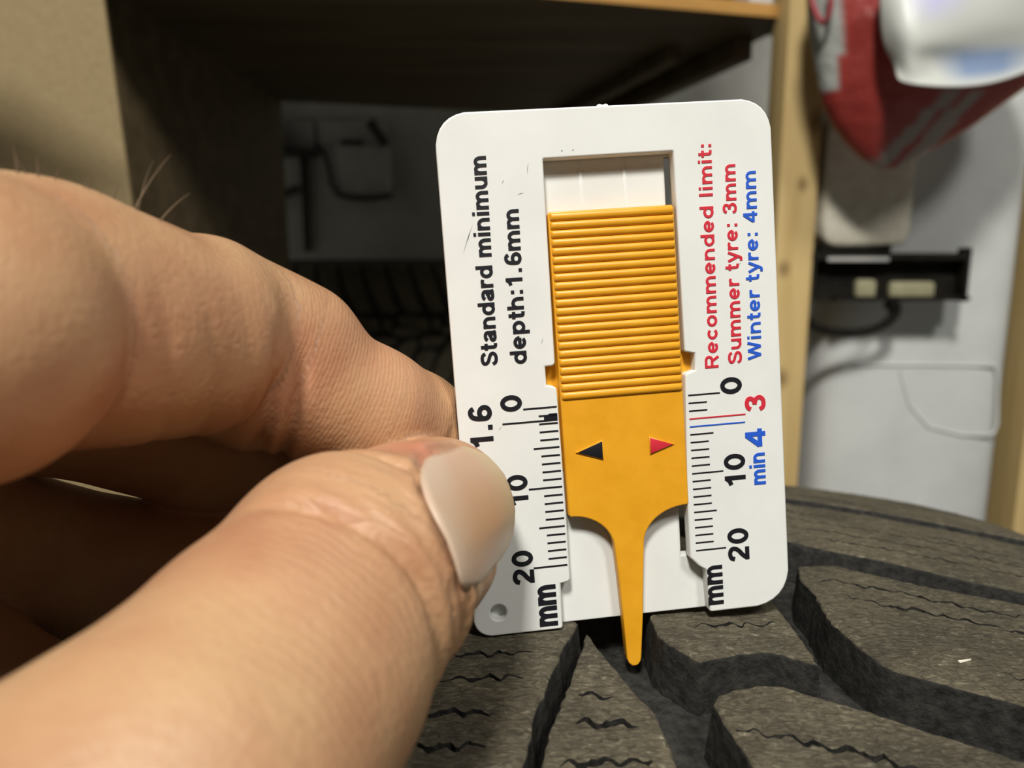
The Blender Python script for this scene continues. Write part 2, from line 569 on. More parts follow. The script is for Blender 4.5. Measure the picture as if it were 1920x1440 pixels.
# front panel runs from its right edge to the left; its lower part reaches the floor
e = (tr - br).normalized()
low = br - e * (br.z / e.z)
high = tr + e * 0.06
lx = Vector((left.x - tr.x, left.y - tr.y, 0))
nrm = lx.cross(e).normalized()
if nrm.y > 0: nrm = -nrm
pc_ = (low + high) / 2 + lx / 2
rel(box_obj('front_panel', pc_ - nrm * 0.002, (lx / 2, e * ((high - low).length / 2), nrm * 0.002), M_cardboard, 0.0008), cb)
sd = Vector((br.x - CAM.x, br.y - CAM.y, 0)).normalized()
sd = (sd + Vector((-0.12, 0, 0))).normalized()
rel(box_obj('side_panel', (low + high) / 2 + sd * 0.032 + lx.normalized() * 0.004, (lx.normalized() * 0.002, e * ((high - low).length / 2), sd * 0.028), M_cardboard, 0.0008), cb)
rel(box_obj('side_panel', (low + high) / 2 + sd * 0.032 + lx - lx.normalized() * 0.004, (lx.normalized() * 0.002, e * ((high - low).length / 2), sd * 0.028), M_cardboard, 0.0008), cb)
rel(box_obj('back_panel', pc_ + sd * 0.062, (lx / 2, e * ((high - low).length / 2), nrm * 0.002), M_cardboard, 0.0008), cb)
# added flap out of view, its slanting edge shaped to shadow the front panel
def toward(px, py, d, f):
    q = P(px, py, d)
    return q + (LAMP - q) * f
f0, f1 = toward(-25, 130, 418, 0.085), toward(300, 395, 460, 0.085)
bm = bmesh.new()
pv = [f0, f1, f1 + Vector((-0.25, 0.0, -0.02)), f0 + Vector((-0.25, 0.0, -0.02))]
fa = [bm.verts.new(q) for q in pv]; fb = [bm.verts.new(q + nrm * 0.004) for q in pv]
bm.faces.new(fa); bm.faces.new(fb[::-1])
for i in range(4): bm.faces.new((fa[i], fb[i], fb[(i + 1) % 4], fa[(i + 1) % 4]))
bmesh.ops.recalc_face_normals(bm, faces=bm.faces)
rel(link('flap', mesh_from_bm('flap', bm, M_cardboard)), cb)


# ------------------------------------------------------------------ tyres
R = 325.0
PER = 2 * math.pi * R / 26
GD = 6.8


def crown(x):
    a = abs(x)
    return x * x / 900.0 + ((a - 85) ** 2 / 60.0 if a > 85 else 0)


def on_tyre(x, s, z):
    r = R - crown(x) + z
    t = s / R
    return (x * 0.001, r * math.sin(t) * 0.001, r * math.cos(t) * 0.001)


def resample(poly, step, jit, rnd):
    out = []
    n = len(poly)
    for i in range(n):
        a, b = Vector(poly[i]), Vector(poly[(i + 1) % n])
        k = max(1, int((b - a).length / step))
        for j in range(k):
            q = a.lerp(b, j / k)
            out.append((q.x + rnd.uniform(-jit, jit), q.y + rnd.uniform(-jit, jit)))
    return out


def sipe_poly(line, w, rnd, amp=0.5, wl=2.9):
    pts = [Vector(p) for p in line]
    L = [0]
    for a, b in zip(pts[:-1], pts[1:]): L.append(L[-1] + (b - a).length)
    n = max(6, int(L[-1] / 0.42))
    up, dn = [], []
    ph = rnd.uniform(0, 6)
    for i in range(n + 1):
        d = L[-1] * i / n
        k = max(j for j in range(len(L)) if L[j] <= d + 1e-9)
        k = min(k, len(pts) - 2)
        t = (d - L[k]) / max(1e-6, L[k + 1] - L[k])
        q = pts[k].lerp(pts[k + 1], t)
        dr = (pts[k + 1] - pts[k]).normalized()
        nr = Vector((-dr.y, dr.x))
        q = q + nr * (amp * (0.75 + 0.5 * math.sin(1.7 * d + ph)) * math.sin(2 * math.pi * d / wl + ph + 0.7 * math.sin(0.9 * d)) + rnd.uniform(-0.10, 0.10))
        ww = w * (0.25 + 0.75 * min(1, 4 * min(i, n - i) / n)) * rnd.uniform(0.5, 1.5)
        up.append(q + nr * ww / 2); dn.append(q - nr * ww / 2)
    return [(q.x, q.y) for q in up] + [(q.x, q.y) for q in dn[::-1]]


def block_mesh(name, poly, sipes, seed, fine=True):
    rnd = random.Random(seed)
    ring = orient(resample(poly, 0.9 if fine else 6.0, 0.10 if fine else 0.0, rnd), True)
    top = inset(ring, 0.45)
    holes = [orient(sipe_poly(l, w, rnd), False) for l, w in sipes] if fine else []
    if fine:
        ring = [(x + 0.16 * math.sin(2.1 * s_ + 1.3 * x + seed) * math.sin(0.9 * x - 1.7 * s_), s_ + 0.16 * math.sin(1.9 * x - 2.3 * s_ + seed) * math.sin(1.1 * s_ + 0.6 * x)) for x, s_ in ring]
        top = inset(ring, 0.45)

    def zf(x, s_): return 0.10 * math.sin(0.9 * x + seed) * math.sin(1.3 * s_ + 0.4 * x) + 0.05 * math.sin(3.1 * x + 2.2 * s_) if fine else 0.0
    xs = [p[0] for p in ring]; ys = [p[1] for p in ring]
    g = 2.2 if fine else 7.0
    grid = []
    y = min(ys)
    while y < max(ys):
        x = min(xs)
        while x < max(xs):
            grid.append((x + rnd.uniform(-.5, .5), y + rnd.uniform(-.5, .5)))
            x += g
        y += g
    core = inset(ring, 1.0)
    if grid:
        ok = inside(grid, core)
        for h in holes: ok &= ~inside(grid, h)
        grid = [p for p, k in zip(grid, ok) if k]
    v, t = cap_tris([top] + holes, grid)
    bm = bmesh.new()
    cache = {}

    def V(x, s, z):
        if z == 0: z = zf(x, s)
        k = (round(x, 3), round(s, 3), round(z, 3))
        if k not in cache: cache[k] = bm.verts.new(on_tyre(x, s, z))
        return cache[k]

    def face(vs, mi):
        if len(set(vs)) < 3: return
        try: f = bm.faces.new(vs)
        except ValueError: return
        f.material_index = mi
    for a, b, c_ in t: face([V(*v[a], 0), V(*v[b], 0), V(*v[c_], 0)], 0)
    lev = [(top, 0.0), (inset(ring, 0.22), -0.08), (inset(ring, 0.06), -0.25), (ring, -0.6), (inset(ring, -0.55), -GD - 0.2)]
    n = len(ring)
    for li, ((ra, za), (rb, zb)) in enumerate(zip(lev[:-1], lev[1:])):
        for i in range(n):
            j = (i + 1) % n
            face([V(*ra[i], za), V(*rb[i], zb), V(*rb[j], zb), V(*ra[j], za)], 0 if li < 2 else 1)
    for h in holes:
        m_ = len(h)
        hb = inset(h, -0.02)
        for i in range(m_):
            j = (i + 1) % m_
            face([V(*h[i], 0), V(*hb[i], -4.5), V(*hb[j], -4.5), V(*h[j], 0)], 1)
    return mesh_from_bm(name, bm, [M_tread, M_groove], 40)


LONG = [(8.6, -29.4), (9.4, -27.9), (11.2, -27.1), (15.1, -26.2), (16.8, -26.4), (18.8, -27.4), (22.7, -29.3), (29.6, -33), (36.6, -36.3), (50, -39.6),
        (62.6, -45.2), (72, -48.5), (85, -54), (104, -60), (104.5, -91), (75, -83), (61, -77.8), (53.7, -75.4), (46, -71), (38, -67.5), (32, -63.7),
        (20, -55.5), (13, -46.5), (10, -37.7), (9.1, -33.7)]
EDGE = [(29.6, 3.7), (35.4, 4.8), (40.1, 2.1), (47.2, -1.2), (58.1, -4.2), (75, -9.5), (104, -17), (104.5, -50), (75, -42.6), (58, -35), (42.2, -27.9),
        (38.8, -26.7), (35.3, -25.1), (30.5, -23), (29, -19.8), (27.6, -13.5), (28.4, -5.3), (28.2, -1.3)]
INNER = [(5.1, -10.9), (5.1, -16.9), (8.1, -21.7), (9, -22.3), (12.9, -20.9), (17.4, -19.9), (22.3, -22.4), (22.4, -13.9), (22.1, -8.4), (21.6, 2), (19, 9),
         (14, 17), (9, 21), (6.5, 18), (5.4, 5)]
WEDGE = [(-3.2, -16), (-2.4, -19), (-.1, -25.6), (2.3, -30.8), (2.9, -35.4), (3.1, -37.8), (3.5, -45), (2.5, -55), (0, -63), (-4, -68), (-8, -64), (-13, -56),
         (-12, -46), (-9.7, -37), (-8.6, -32.4), (-6.9, -27.7), (-5.2, -22.4), (-3.8, -17.3)]
CENTRE = [(-4.2, -13.8), (-6.6, -19.7), (-9.2, -27.7), (-10.4, -31.8), (-11.1, -36.5), (-11.6, -37.7), (-14.3, -46), (-17, -54), (-24, -58), (-29.5, -50),
          (-28.5, -30), (-25.5, -14), (-18, -7), (-10, -4.5), (-6, -6.5)]
SMALL = [(-9, 0), (-5.5, 5), (-7, 12), (-20, 13), (-25, 5), (-24, -5)]
LEFT = [(-34 - (x - 29), y + 17) for x, y in EDGE if x < 96] + []
LEFT = [(-(x + 6), y + 17) for x, y in EDGE]
SIP = dict(
    LONG=[([(9.8, -33.1), (15.6, -34.6), (22, -36.7), (34, -42), (48, -48)], 0.75), ([(30, -54), (40, -57), (55, -62), (72, -68), (90, -74)], 0.45), ([(34, -60), (48, -65), (66, -71.5), (84, -77)], 0.45), ([(26, -44.5), (40, -51), (60, -58), (80, -65)], 0.4), ([(53.2, -51.5), (61.2, -54.6), (72, -59)], 0.35)],
    EDGE=[([(29.2, -1.4), (32.9, -1.1), (40.4, -3.6), (48.4, -6.8), (60, -10)], 0.5), ([(31.5, -5.4), (36, -7.5), (45.5, -10.6), (53.6, -13.2), (66, -17)], 0.6), ([(43.5, -22.8), (52, -25.5), (64, -30)], 0.55)],
    INNER=[([(9.1, -15.0), (15, -14.3), (20.6, -14.1)], 0.42), ([(8, -3), (19, -2)], 0.4)],
    WEDGE=[([(-5.4, -27.6), (-1.8, -28.3)], 0.75), ([(-6.0, -31.9), (0, -32.5)], 0.95), ([(-8.0, -37.4), (0.7, -37.2)], 0.9), ([(-9.5, -44), (1, -44)], 0.8)],
    CENTRE=[([(-21.4, -19.8), (-10.1, -19.8)], 0.5), ([(-20.9, -24.5), (-11.2, -24.2)], 0.5), ([(-23.6, -29.7), (-14.4, -29.9)], 0.75), ([(-25.4, -34.5), (-15.0, -34.6)], 0.8), ([(-26, -40), (-15, -40)], 0.8)],
    SMALL=[], LEFT=[])
KINDS = dict(LONG=LONG, EDGE=EDGE, INNER=INNER, WEDGE=WEDGE, CENTRE=CENTRE, SMALL=SMALL, LEFT=LEFT)
FINE = {k: block_mesh('tread_block_' + k.lower(), v, SIP[k], 11 + i, True) for i, (k, v) in enumerate(KINDS.items())}
ROUGH = {k: block_mesh('tread_block_plain_' + k.lower(), v, [], 51 + i, False) for i, (k, v) in enumerate(KINDS.items())}


def carcass_mesh():
    prof = []
    for x in np.linspace(-105, 105, 43): prof.append((x, R - GD - crown(x)))
    prof += [(109, R - 36), (112, R - 55), (112.5, R - 75), (110, R - 95), (104, R - 112), (99, R - 119), (92, R - 120), (89, R - 112)]
    prof += [(97, R - 90), (100, R - 70), (98, R - 50), (88, R - 34), (60, R - 24), (0, R - 18)]
    half = [(-x, r) for x, r in prof[43:]][::-1][1:]
    prof = half[:0] + prof + half
    n = 180
    vs, fs = [], []
    for k in range(n):
        t = 2 * math.pi * k / n
        for x, r in prof: vs.append((x * .001, r * math.sin(t) * .001, r * math.cos(t) * .001))
    m = len(prof)
    mi = []
    for k in range(n):
        for j in range(m):
            a = k * m + j; b = k * m + (j + 1) % m
            a2 = ((k + 1) % n) * m + j; b2 = ((k + 1) % n) * m + (j + 1) % m
            fs.append((a, b, b2, a2)); mi.append(0 if j < 42 else 1)
    me = bpy.data.meshes.new('carcass')
    me.from_pydata(vs, [], fs)
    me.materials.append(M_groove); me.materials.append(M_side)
    me.polygons.foreach_set('material_index', mi)
    me.polygons.foreach_set('use_smooth', [True] * len(fs))
    bm = bmesh.new(); bm.from_mesh(me); bmesh.ops.recalc_face_normals(bm, faces=bm.faces); bm.to_mesh(me); bm.free()
    return me


CARC = carcass_mesh()


def tyre(name, label, cat, root_loc, root_rot, fine_range, group=None, cdir=(0, 0, 1)):
    root = empty(name, root_loc, root_rot)
    tag(root, label, cat, group)
    off = Vector(cdir) * (R * 0.001)
    o = link('carcass', CARC, root); o.location = off
    for k in range(26):
        kk = k if k < 13 else k - 26
        fine = fine_range and fine_range[0] <= kk <= fine_range[1]
        for kind in KINDS:
            for rep in ((0, 0.5) if kind in ('LEFT',) else (0,)):
                o = link('tread_block', (FINE if fine else ROUGH)[kind], root)
                o.location = off
                o.rotation_euler = (-(kk + rep) * 2 * math.pi / 26, 0, 0)
    return root


APEX = Vector((12.62, 100.3, -45.27))
TS = 1.037
base = CAM + APEX * 0.001 * TS - Vector((0, 0, R * 0.001 * TS))
wt = tyre('winter_tyre', 'worn black tyre standing upright with the gauge probe in its tread groove', 'tyre', (base.x, base.y, base.z - R * 0.001 * TS), (0, 0, 0), (-2, 2))
wt.scale = (TS, TS, TS)
piv = cam2w(3.0, -41.0, 93.0)                          # leans one degree to the left about the contact
rl = Matrix.Rotation(math.radians(-1.0), 3, 'Y')
wt.location = piv + rl @ (Vector(wt.location) - piv)
wt.rotation_euler = (0, math.radians(-1.0), 0)
# pile of tyres lying under the shelf
c = P(700, 490, 1300)
zt = P(700, 492, 1180).z
tyre('stacked_tyre', 'dusty tyre lying flat in the shadow under the shelf, top of the pile', 'tyre', (c.x - R * 0.001, 1.50, zt - 0.1125), (0, math.pi / 2, 0), None, 'tyres piled under the shelf')
tyre('stacked_tyre', 'middle tyre of the pile under the shelf, between two others', 'tyre', (c.x - R * 0.001 + 0.01, 1.49, zt - 0.1125 - 0.2255), (0, math.pi / 2, 0), None, 'tyres piled under the shelf')
tyre('stacked_tyre', 'lowest tyre of the pile, lying on a board on the floor', 'tyre', (c.x - R * 0.001 - 0.008, 1.50, zt - 0.1125 - 0.451), (0, math.pi / 2, 0), None, 'tyres piled under the shelf')
bh = (zt - 0.6765) / 2
bd = slab('wooden_board', (c.x, 1.50, bh), (0.30, 0.30, bh - 0.0005), M_board, None, 0.002)
tag(bd, 'flat square wooden board on the floor under the pile of tyres', 'board')

# a pale splinter lying on the big shoulder block
def on_top(px, py):
    d = (P(px, py, 1000) - CAM).normalized()
    dg = bpy.context.evaluated_depsgraph_get()
    hit = SC.ray_cast(dg, CAM + d * 0.03, d)
    return hit[1], hit[2]


h0, n0 = on_top(1797, 1243)
h1, n1 = on_top(1820, 1239)
dv = (h1 - h0).normalized()
sdv = n0.cross(dv).normalized()
bm = bmesh.new()
add_box(bm, (h0 + h1) / 2 + n0 * 0.00015, (dv * ((h1 - h0).length / 2), sdv * 0.0002, n0 * 0.00012), 0.00006, 1)
for v_ in bm.verts:
    t_ = (v_.co - (h0 + h1) / 2).dot(dv) / ((h1 - h0).length / 2)
    v_.co -= sdv * ((v_.co - (h0 + h1) / 2).dot(sdv)) * 0.75 * max(0, t_)
o = link('wood_splinter', mesh_from_bm('wood_splinter', bm, M_foam, 40))
tag(o, 'tiny pale wood splinter lying on the big tread block right of the gauge', 'splinter')

# ------------------------------------------------------------------ the gauge
GM = np.array([[0.99246558, 0.07198241, -0.0991494], [-0.08033418, 0.99330726, -0.08298853], [0.09251211, 0.09032835, 0.99160592]])
GT = np.array([13.8262, -2.60647, 92.46136])


def card2cam(u, v, w):
    """card millimetres (right, up, behind the face) -> camera space (right, up, away)"""
    q = GM @ np.array([u - 21, -(v - 33), w]) + GT
    return Vector((q[0], -q[1], q[2]))


o0 = cam2w(*card2cam(0, 0, 0))
ex = (cam2w(*card2cam(1, 0, 0)) - o0).normalized()
ey = (cam2w(*card2cam(0, 1, 0)) - o0).normalized()
ez = ex.cross(ey).normalized()
gauge = empty('tread_depth_gauge')
gauge.matrix_world = Matrix(((ex.x, ey.x, ez.x, o0.x), (ex.y, ey.y, ez.y, o0.y), (ex.z, ey.z, ez.z, o0.z), (0, 0, 0, 1)))
tag(gauge, 'white plastic tread depth gauge with yellow slider, standing on the tyre tread', 'gauge')

TF = 1.6   # thickness of the face plate
outer = [(4.3, 0, 0), (11.2, 0, 0.35), (11.3, 5.85, 0), (12.55, 6.0, 0.5), (12.6, 14, 0), (12.45, 30.7, 0.5), (11.2, 31.0, 0), (11.2, 33.3, 0), (12.45, 33.3, 0.5),
         (12.65, 58.2, 0.15), (28.65, 58.3, 0.15), (28.8, 33.8, 0.3), (30.1, 33.5, 0), (30.0, 31.4, 0), (28.75, 31.0, 0.4), (28.2, 14, 0), (28.2, 7.4, 0.3),
         (29.3, 6.2, 0.4), (30.2, 5.6, 0.3), (30.4, 0, 0.3), (37.2, 0, 0), ]
face_outer = fillet([(0, 4.3, 0), (0, 0.0, 4.2)] + outer[1:-1] + [(41.2, 0.0, 4.4), (41.2, 64.1, 3.6), (0, 64.1, 3.6)])
hole = [(3.2 + 1.0 * math.cos(a), 2.96 + 1.0 * math.sin(a)) for a in np.linspace(0, 2 * math.pi, 25)[:-1]]
bm = bmesh.new()
prism(bm, face_outer, [hole], 0.0, -TF, 0.22)
face = link('face_plate', mesh_from_bm('face_plate', bm, M_card, 30, flat=True), gauge)
back_outer = fillet([(0, 0, 4.2), (41.2, 0, 4.4), (41.2, 64.1, 3.6), (0, 64.1, 3.6)])
slot = [(27.55, 7.2), (29.2, 7.2), (29.2, 58.1), (28.05, 58.1)]
bm = bmesh.new()
prism(bm, back_outer, [slot], -1.85, -3.6, 0.12, 2)
back = link('back_plate', mesh_from_bm('back_plate', bm, M_card, 30, flat=True), gauge)
# two faint upright ribs moulded on the back plate, seen in the window
for u in (17.4, 22.9):
    bm = bmesh.new()
    prism(bm, [(u - .25, 45), (u + .25, 45), (u + .2, 57.9), (u - .2, 57.9)], [], -1.77, -1.87, 0.05, 2)
    link('guide_rib', mesh_from_bm('guide_rib', bm, M_card, 50), back)
# welding strip between both plates, set in a little
bm = bmesh.new()
prism(bm, fillet([(0.12, .12, 4.1), (10.8, 0.12, 0), (10.8, 63.98, 0), (0.12, 63.98, 3.5)]), [], -TF + .01, -1.86, 0)
prism(bm, fillet([(30.6, .12, 0), (41.08, 0.12, 4.2), (41.08, 63.98, 3.5), (30.6, 63.98, 0)]), [], -TF + .01, -1.86, 0)
link('inner_seam', mesh_from_bm('inner_seam', bm, M_card, 30, flat=True), gauge)
# moulding nib on the top edge
bm = bmesh.new()
prism(bm, [(19.6, 63.9), (21.1, 63.9), (21.0, 64.3), (20.7, 64.38), (20.35, 64.26), (20.0, 64.38), (19.7, 64.3)], [], -0.3, -1.6, 0.08, 2)
link('moulding_nib', mesh_from_bm('moulding_nib', bm, M_card, 50), gauge)

# slider
arcL = [(12.86, 14.5), (13.1, 14.25)] + [(13.1 + 5.35 * math.sin(a), 14.25 - 4.6 * (1 - math.cos(a))) for a in np.linspace(0.1, math.pi / 2, 12)]
arcR = [(22.25 + 5.85 * (1 - math.sin(a)), 14.4 - 4.6 * (1 - math.cos(a)) + 0.0) for a in np.linspace(math.pi / 2, 0.1, 12)] + [(28.1, 14.4), (28.32, 14.7)]
tip = [(18.72, 6.0), (19.0, 0), (19.15, -4.9), (19.35, -5.5), (19.75, -5.92), (20.15, -5.98), (20.6, -5.85), (20.95, -5.4), (21.05, -4.9), (21.6, 0.8), (21.95, 6.0)]
body = arcL + tip + arcR + [(28.35, 51.6), (28.1, 51.9), (13.0, 51.9), (12.75, 51.6)]
bm = bmesh.new()
prism(bm, body, [], 0.12, -1.5, 0.18, 3)
slider = link('slider', mesh_from_bm('slider', bm, M_yel, 30, flat=True), gauge)
bm = bmesh.new()
prism(bm, [(10.4, 20), (30.7, 20), (30.7, 45), (10.4, 45)], [], -1.62, -1.80, 0)
link('guide_flange', mesh_from_bm('guide_flange', bm, M_yel, 30), slider)
bm = bmesh.new()
n = 14
prof = [(0.49 * math.cos(a), 0.36 * math.sin(a)) for a in np.linspace(math.pi, 0, 9)]
sec = []
for u, k in ((12.95, 0.25), (13.05, 0.7), (13.25, 1.0), (27.95, 1.0), (28.12, 0.7), (28.22, 0.25)):
    sec.append([bm.verts.new((u * .001, (a * (0.75 + .25 * k)) * .001, (0.10 + b * k) * .001)) for a, b in prof])
for a, b in zip(sec[:-1], sec[1:]):
    for i in range(8): bm.faces.new((a[i], b[i], b[i + 1], a[i + 1]))
bm.faces.new(sec[0][::-1]); bm.faces.new(sec[-1])
bmesh.ops.recalc_face_normals(bm, faces=bm.faces)
rib_me = mesh_from_bm('rib', bm, M_yel, 60)
for k in range(22):
    o = link('rib', rib_me, slider)
    o.location = (0, (51.24 - 1.036 * k) * .001, 0)
for pts, m, lab in (([(14.45, 22.36), (17.6, 21.3), (17.63, 23.5)], M_black, 'black arrow'), ([(26.58, 22.36), (23.70, 23.43), (23.71, 21.4)], M_red, 'red arrow')):
    bm = bmesh.new()
    prism(bm, pts, [], 0.36, 0.1, 0.06, 2)
    o = link('arrow_mark', mesh_from_bm('arrow_mark', bm, m, 60), slider)
    o['label'] = lab + ' pointing at the scale'
    bm = bmesh.new()
    prism(bm, inset(orient(pts, True), -0.09), [], 0.29, 0.1, 0.06, 2)
    link('arrow_rim', mesh_from_bm('arrow_rim', bm, M_yel, 60), slider)


# printing: bold sans-serif letters drawn as ribbons along their strokes (cap height 1, x-height .73)
def arc(cx, cy, rx, ry, a0, a1, n=18):
    return [(cx + rx * math.cos(math.radians(a0 + (a1 - a0) * i / n)), cy + ry * math.sin(math.radians(a0 + (a1 - a0) * i / n))) for i in range(n + 1)]


def spl(pts, n=6):
    out = []
    for i in range(len(pts) - 1):
        p0, p1, p2, p3 = pts[max(i - 1, 0)], pts[i], pts[i + 1], pts[min(i + 2, len(pts) - 1)]
        for k in range(n):
            t = k / n
            out.append(tuple(0.5 * (2 * p1[c] + (p2[c] - p0[c]) * t + (2 * p0[c] - 5 * p1[c] + 4 * p2[c] - p3[c]) * t * t + (3 * p1[c] - p0[c] - 3 * p2[c] + p3[c]) * t ** 3) for c in (0, 1)))
    return out + [pts[-1]]


def arch(x0, x1): return [(x0, .34)] + arc((x0 + x1) / 2, .36, (x1 - x0) / 2, .28, 180, 0, 14) + [(x1, 0)]


DOT = .2
GL = {
    'n': (.66, [[(.1, 0), (.1, .73)], arch(.1, .53)]),
    'm': (.97, [[(.1, 0), (.1, .73)], arch(.1, .475), arch(.475, .85)]),
    'u': (.66, [[(.54, 0), (.54, .73)], [(.11, .73)] + arc(.325, .37, .215, .28, 180, 360, 14)]),
    'i': (.28, [[(.13, 0), (.13, .73)], [(.13, .84), (.13, 1.0)]]),
    'l': (.28, [[(.13, 0), (.13, 1.0)]]),
    'd': (.68, [[(.55, 0), (.55, 1.0)], arc(.32, .365, .225, .28, 0, 360, 26)]),
    'p': (.68, [[(.11, -.27), (.11, .73)], arc(.345, .365, .225, .28, 0, 360, 26)]),
    'h': (.66, [[(.1, 0), (.1, 1.0)], arch(.1, .53)]),
    'a': (.62, [spl([(.09, .53), (.16, .62), (.31, .65), (.45, .6), (.48, .48), (.48, .2), (.53, .02)]), arc(.27, .205, .185, .125, 0, 360, 22), [(.3, .38), (.48, .42)]]),
    't': (.40, [[(.18, .95), (.18, .24)] + spl([(.18, .24), (.21, .1), (.37, .075)]), [(.02, .64), (.36, .64)]]),
    'r': (.44, [[(.1, 0), (.1, .73)], spl([(.1, .38), (.16, .57), (.28, .645), (.42, .62)])]),
    'e': (.66, [[(.1, .36), (.54, .36)], arc(.32, .365, .225, .28, 0, 318, 24)]),
    'c': (.62, [arc(.32, .365, .225, .28, 40, 320, 22)]),
    'o': (.66, [arc(.325, .365, .23, .28, 0, 360, 28)]),
    'y': (.60, [[(.06, .73), (.31, .03)], [(.54, .73), (.28, -.08)] + spl([(.28, -.08), (.22, -.18), (.07, -.185)])]),
    'S': (.74, [spl([(.63, .72), (.56, .86), (.37, .915), (.17, .86), (.12, .71), (.22, .57), (.42, .49), (.59, .40), (.64, .26), (.55, .13), (.36, .085), (.17, .14), (.09, .3)])]),
    'R': (.76, [[(.11, 0), (.11, 1.0)], [(.11, .91), (.45, .91)] + arc(.45, .69, .18, .22, 90, -90, 12) + [(.11, .47)], [(.40, .47), (.63, 0)]]),
    'W': (1.0, [[(.07, 1.0), (.27, .05)], [(.27, .05), (.49, .97)], [(.49, .97), (.71, .05)], [(.71, .05), (.91, 1.0)]]),
    '0': (.64, [arc(.31, .5, .215, .41, 0, 360, 32)]),
    '1': (.60, [[(.36, 0), (.36, 1.0)], spl([(.36, .93), (.25, .78), (.1, .7)])]),
    '2': (.64, [spl([(.1, .69), (.15, .85), (.31, .915), (.47, .85), (.51, .69), (.43, .5), (.25, .31), (.11, .09)]), [(.05, .085), (.55, .085)]]),
    '3': (.64, [spl([(.1, .72), (.16, .86), (.3, .915), (.45, .86), (.49, .73), (.42, .58), (.27, .53)]), spl([(.27, .53), (.45, .46), (.52, .29), (.45, .14), (.3, .085), (.15, .13), (.08, .28)])]),
    '4': (.64, [[(.43, 0), (.43, 1.0)], [(.41, .95), (.07, .29)], [(.04, .28), (.59, .28)]]),
    '6': (.64, [arc(.32, .305, .215, .22, 0, 360, 26), spl([(.5, .77), (.44, .88), (.32, .915), (.19, .84), (.12, .64), (.105, .31)])]),
    ':': (.34, [[(.15, 0), (.15, DOT)], [(.15, .53), (.15, .73)]]),
    '.': (.34, [[(.15, 0), (.15, DOT)]]),
    ' ': (.30, []),
}


def ribbon(bm, pts, w, z):
    """closed or open stroke of width w, as a thin raised strip"""
    closed = len(pts) > 3 and (Vector(pts[0]) - Vector(pts[-1])).length < 1e-6
    if closed: pts = pts[:-1]
    P2 = [Vector(p) for p in pts]
    P2 = [p for i, p in enumerate(P2) if i == 0 or (p - P2[i - 1]).length > 1e-6]
    n = len(P2)
    L_, R_ = [], []
    for i, p in enumerate(P2):
        a = P2[i - 1] if (i or closed) else None
        b = P2[(i + 1) % n] if (i < n - 1 or closed) else None
        d1 = (p - a).normalized() if a is not None else None
        d2 = (b - p).normalized() if b is not None else None
        if d1 is None: d1 = d2
        if d2 is None: d2 = d1
        n1, n2 = Vector((-d1.y, d1.x)), Vector((-d2.y, d2.x))
        m = (n1 + n2)
        m = m.normalized() if m.length > 1e-6 else n1
        k = w / 2 / max(.6, m.dot(n1))
        L_.append(p + m * k); R_.append(p - m * k)
    T = [[bm.verts.new((q.x * .001, q.y * .001, zz * .001)) for q in side] for zz in (z, 0.0) for side in (L_, R_)]
    lt_, rt_, lb_, rb_ = T
    for i in range(n if closed else n - 1):
        j = (i + 1) % n
        bm.faces.new((rt_[i], rt_[j], lt_[j], lt_[i]))
        bm.faces.new((lt_[i], lt_[j], lb_[j], lb_[i]))
        bm.faces.new((rt_[j], rt_[i], rb_[i], rb_[j]))
    if not closed:
        bm.faces.new((rt_[0], lt_[0], lb_[0], rb_[0]))
        bm.faces.new((lt_[-1], rt_[-1], rb_[-1], lb_[-1]))


def text(s, u, v0, v1, h, mat, bold=0.18, slope=0.0):
    """print s reading upwards: baseline at u, from v0 to v1, cap height h"""
    x = 0.0
    st = []
    for ch in s:
        adv, strokes = GL[ch]
        for k in strokes: st.append([(x + a, b) for a, b in k])
        x += adv + .05
    x0 = min(a for k in st for a, b in k) - .09; x1 = max(a for k in st for a, b in k) + .09
    sx = (v1 - v0) / (x1 - x0)
    bm = bmesh.new()
    for q, k in enumerate(st):
        pts = [(u + slope * (a - x0) * sx - b * h, v0 + (a - x0) * sx) for a, b in k]
        ribbon(bm, pts, bold * (h * .6 + sx * .4), 0.07 + 0.0006 * (q % 5))
    return link('lettering', mesh_from_bm('lettering', bm, mat, smooth=False), face)


text('Standard minimum', 5.42, 33.95, 58.9, 2.05, M_black, .185, .016)
text('depth:1.6mm', 8.98, 33.9, 52.5, 2.05, M_black, .185, .016)
text('Recommended limit:', 33.08, 31.45, 58.95, 1.75, M_red, .16, .014)
text('Summer tyre: 3mm', 36.15, 31.75, 56.4, 1.8, M_red, .16, .01)
text('Winter tyre: 4mm', 38.74, 32.05, 55.45, 1.8, M_blue, .16, .01)
text('1.6', 4.2, 23.9, 29.25, 2.85, M_black, .19)
for s_, v0, v1 in (('0', 28.12, 30.19), ('10', 16.16, 20.24), ('20', 6.1, 10.63)):
    text(s_, 7.97, v0, v1, 2.6, M_black, .19)
text('mm', 10.6, 0.6, 5.85, 3.2, M_black, .19)
for s_, v0, v1 in (('0', 28.0, 30.2), ('10', 16.07, 20.4), ('20', 6.2, 10.7)):
    text(s_, 35.95, v0, v1, 2.75, M_black, .18)
text('3', 38.95, 25.5, 27.65, 2.65, M_red, .18)
text('4', 38.78, 20.65, 23.7, 2.65, M_blue, .18)
text('min', 38.6, 16.1, 20.2, 2.1, M_blue, .18)
text('mm', 32.3, 0.95, 6.1, 2.8, M_black, .18)


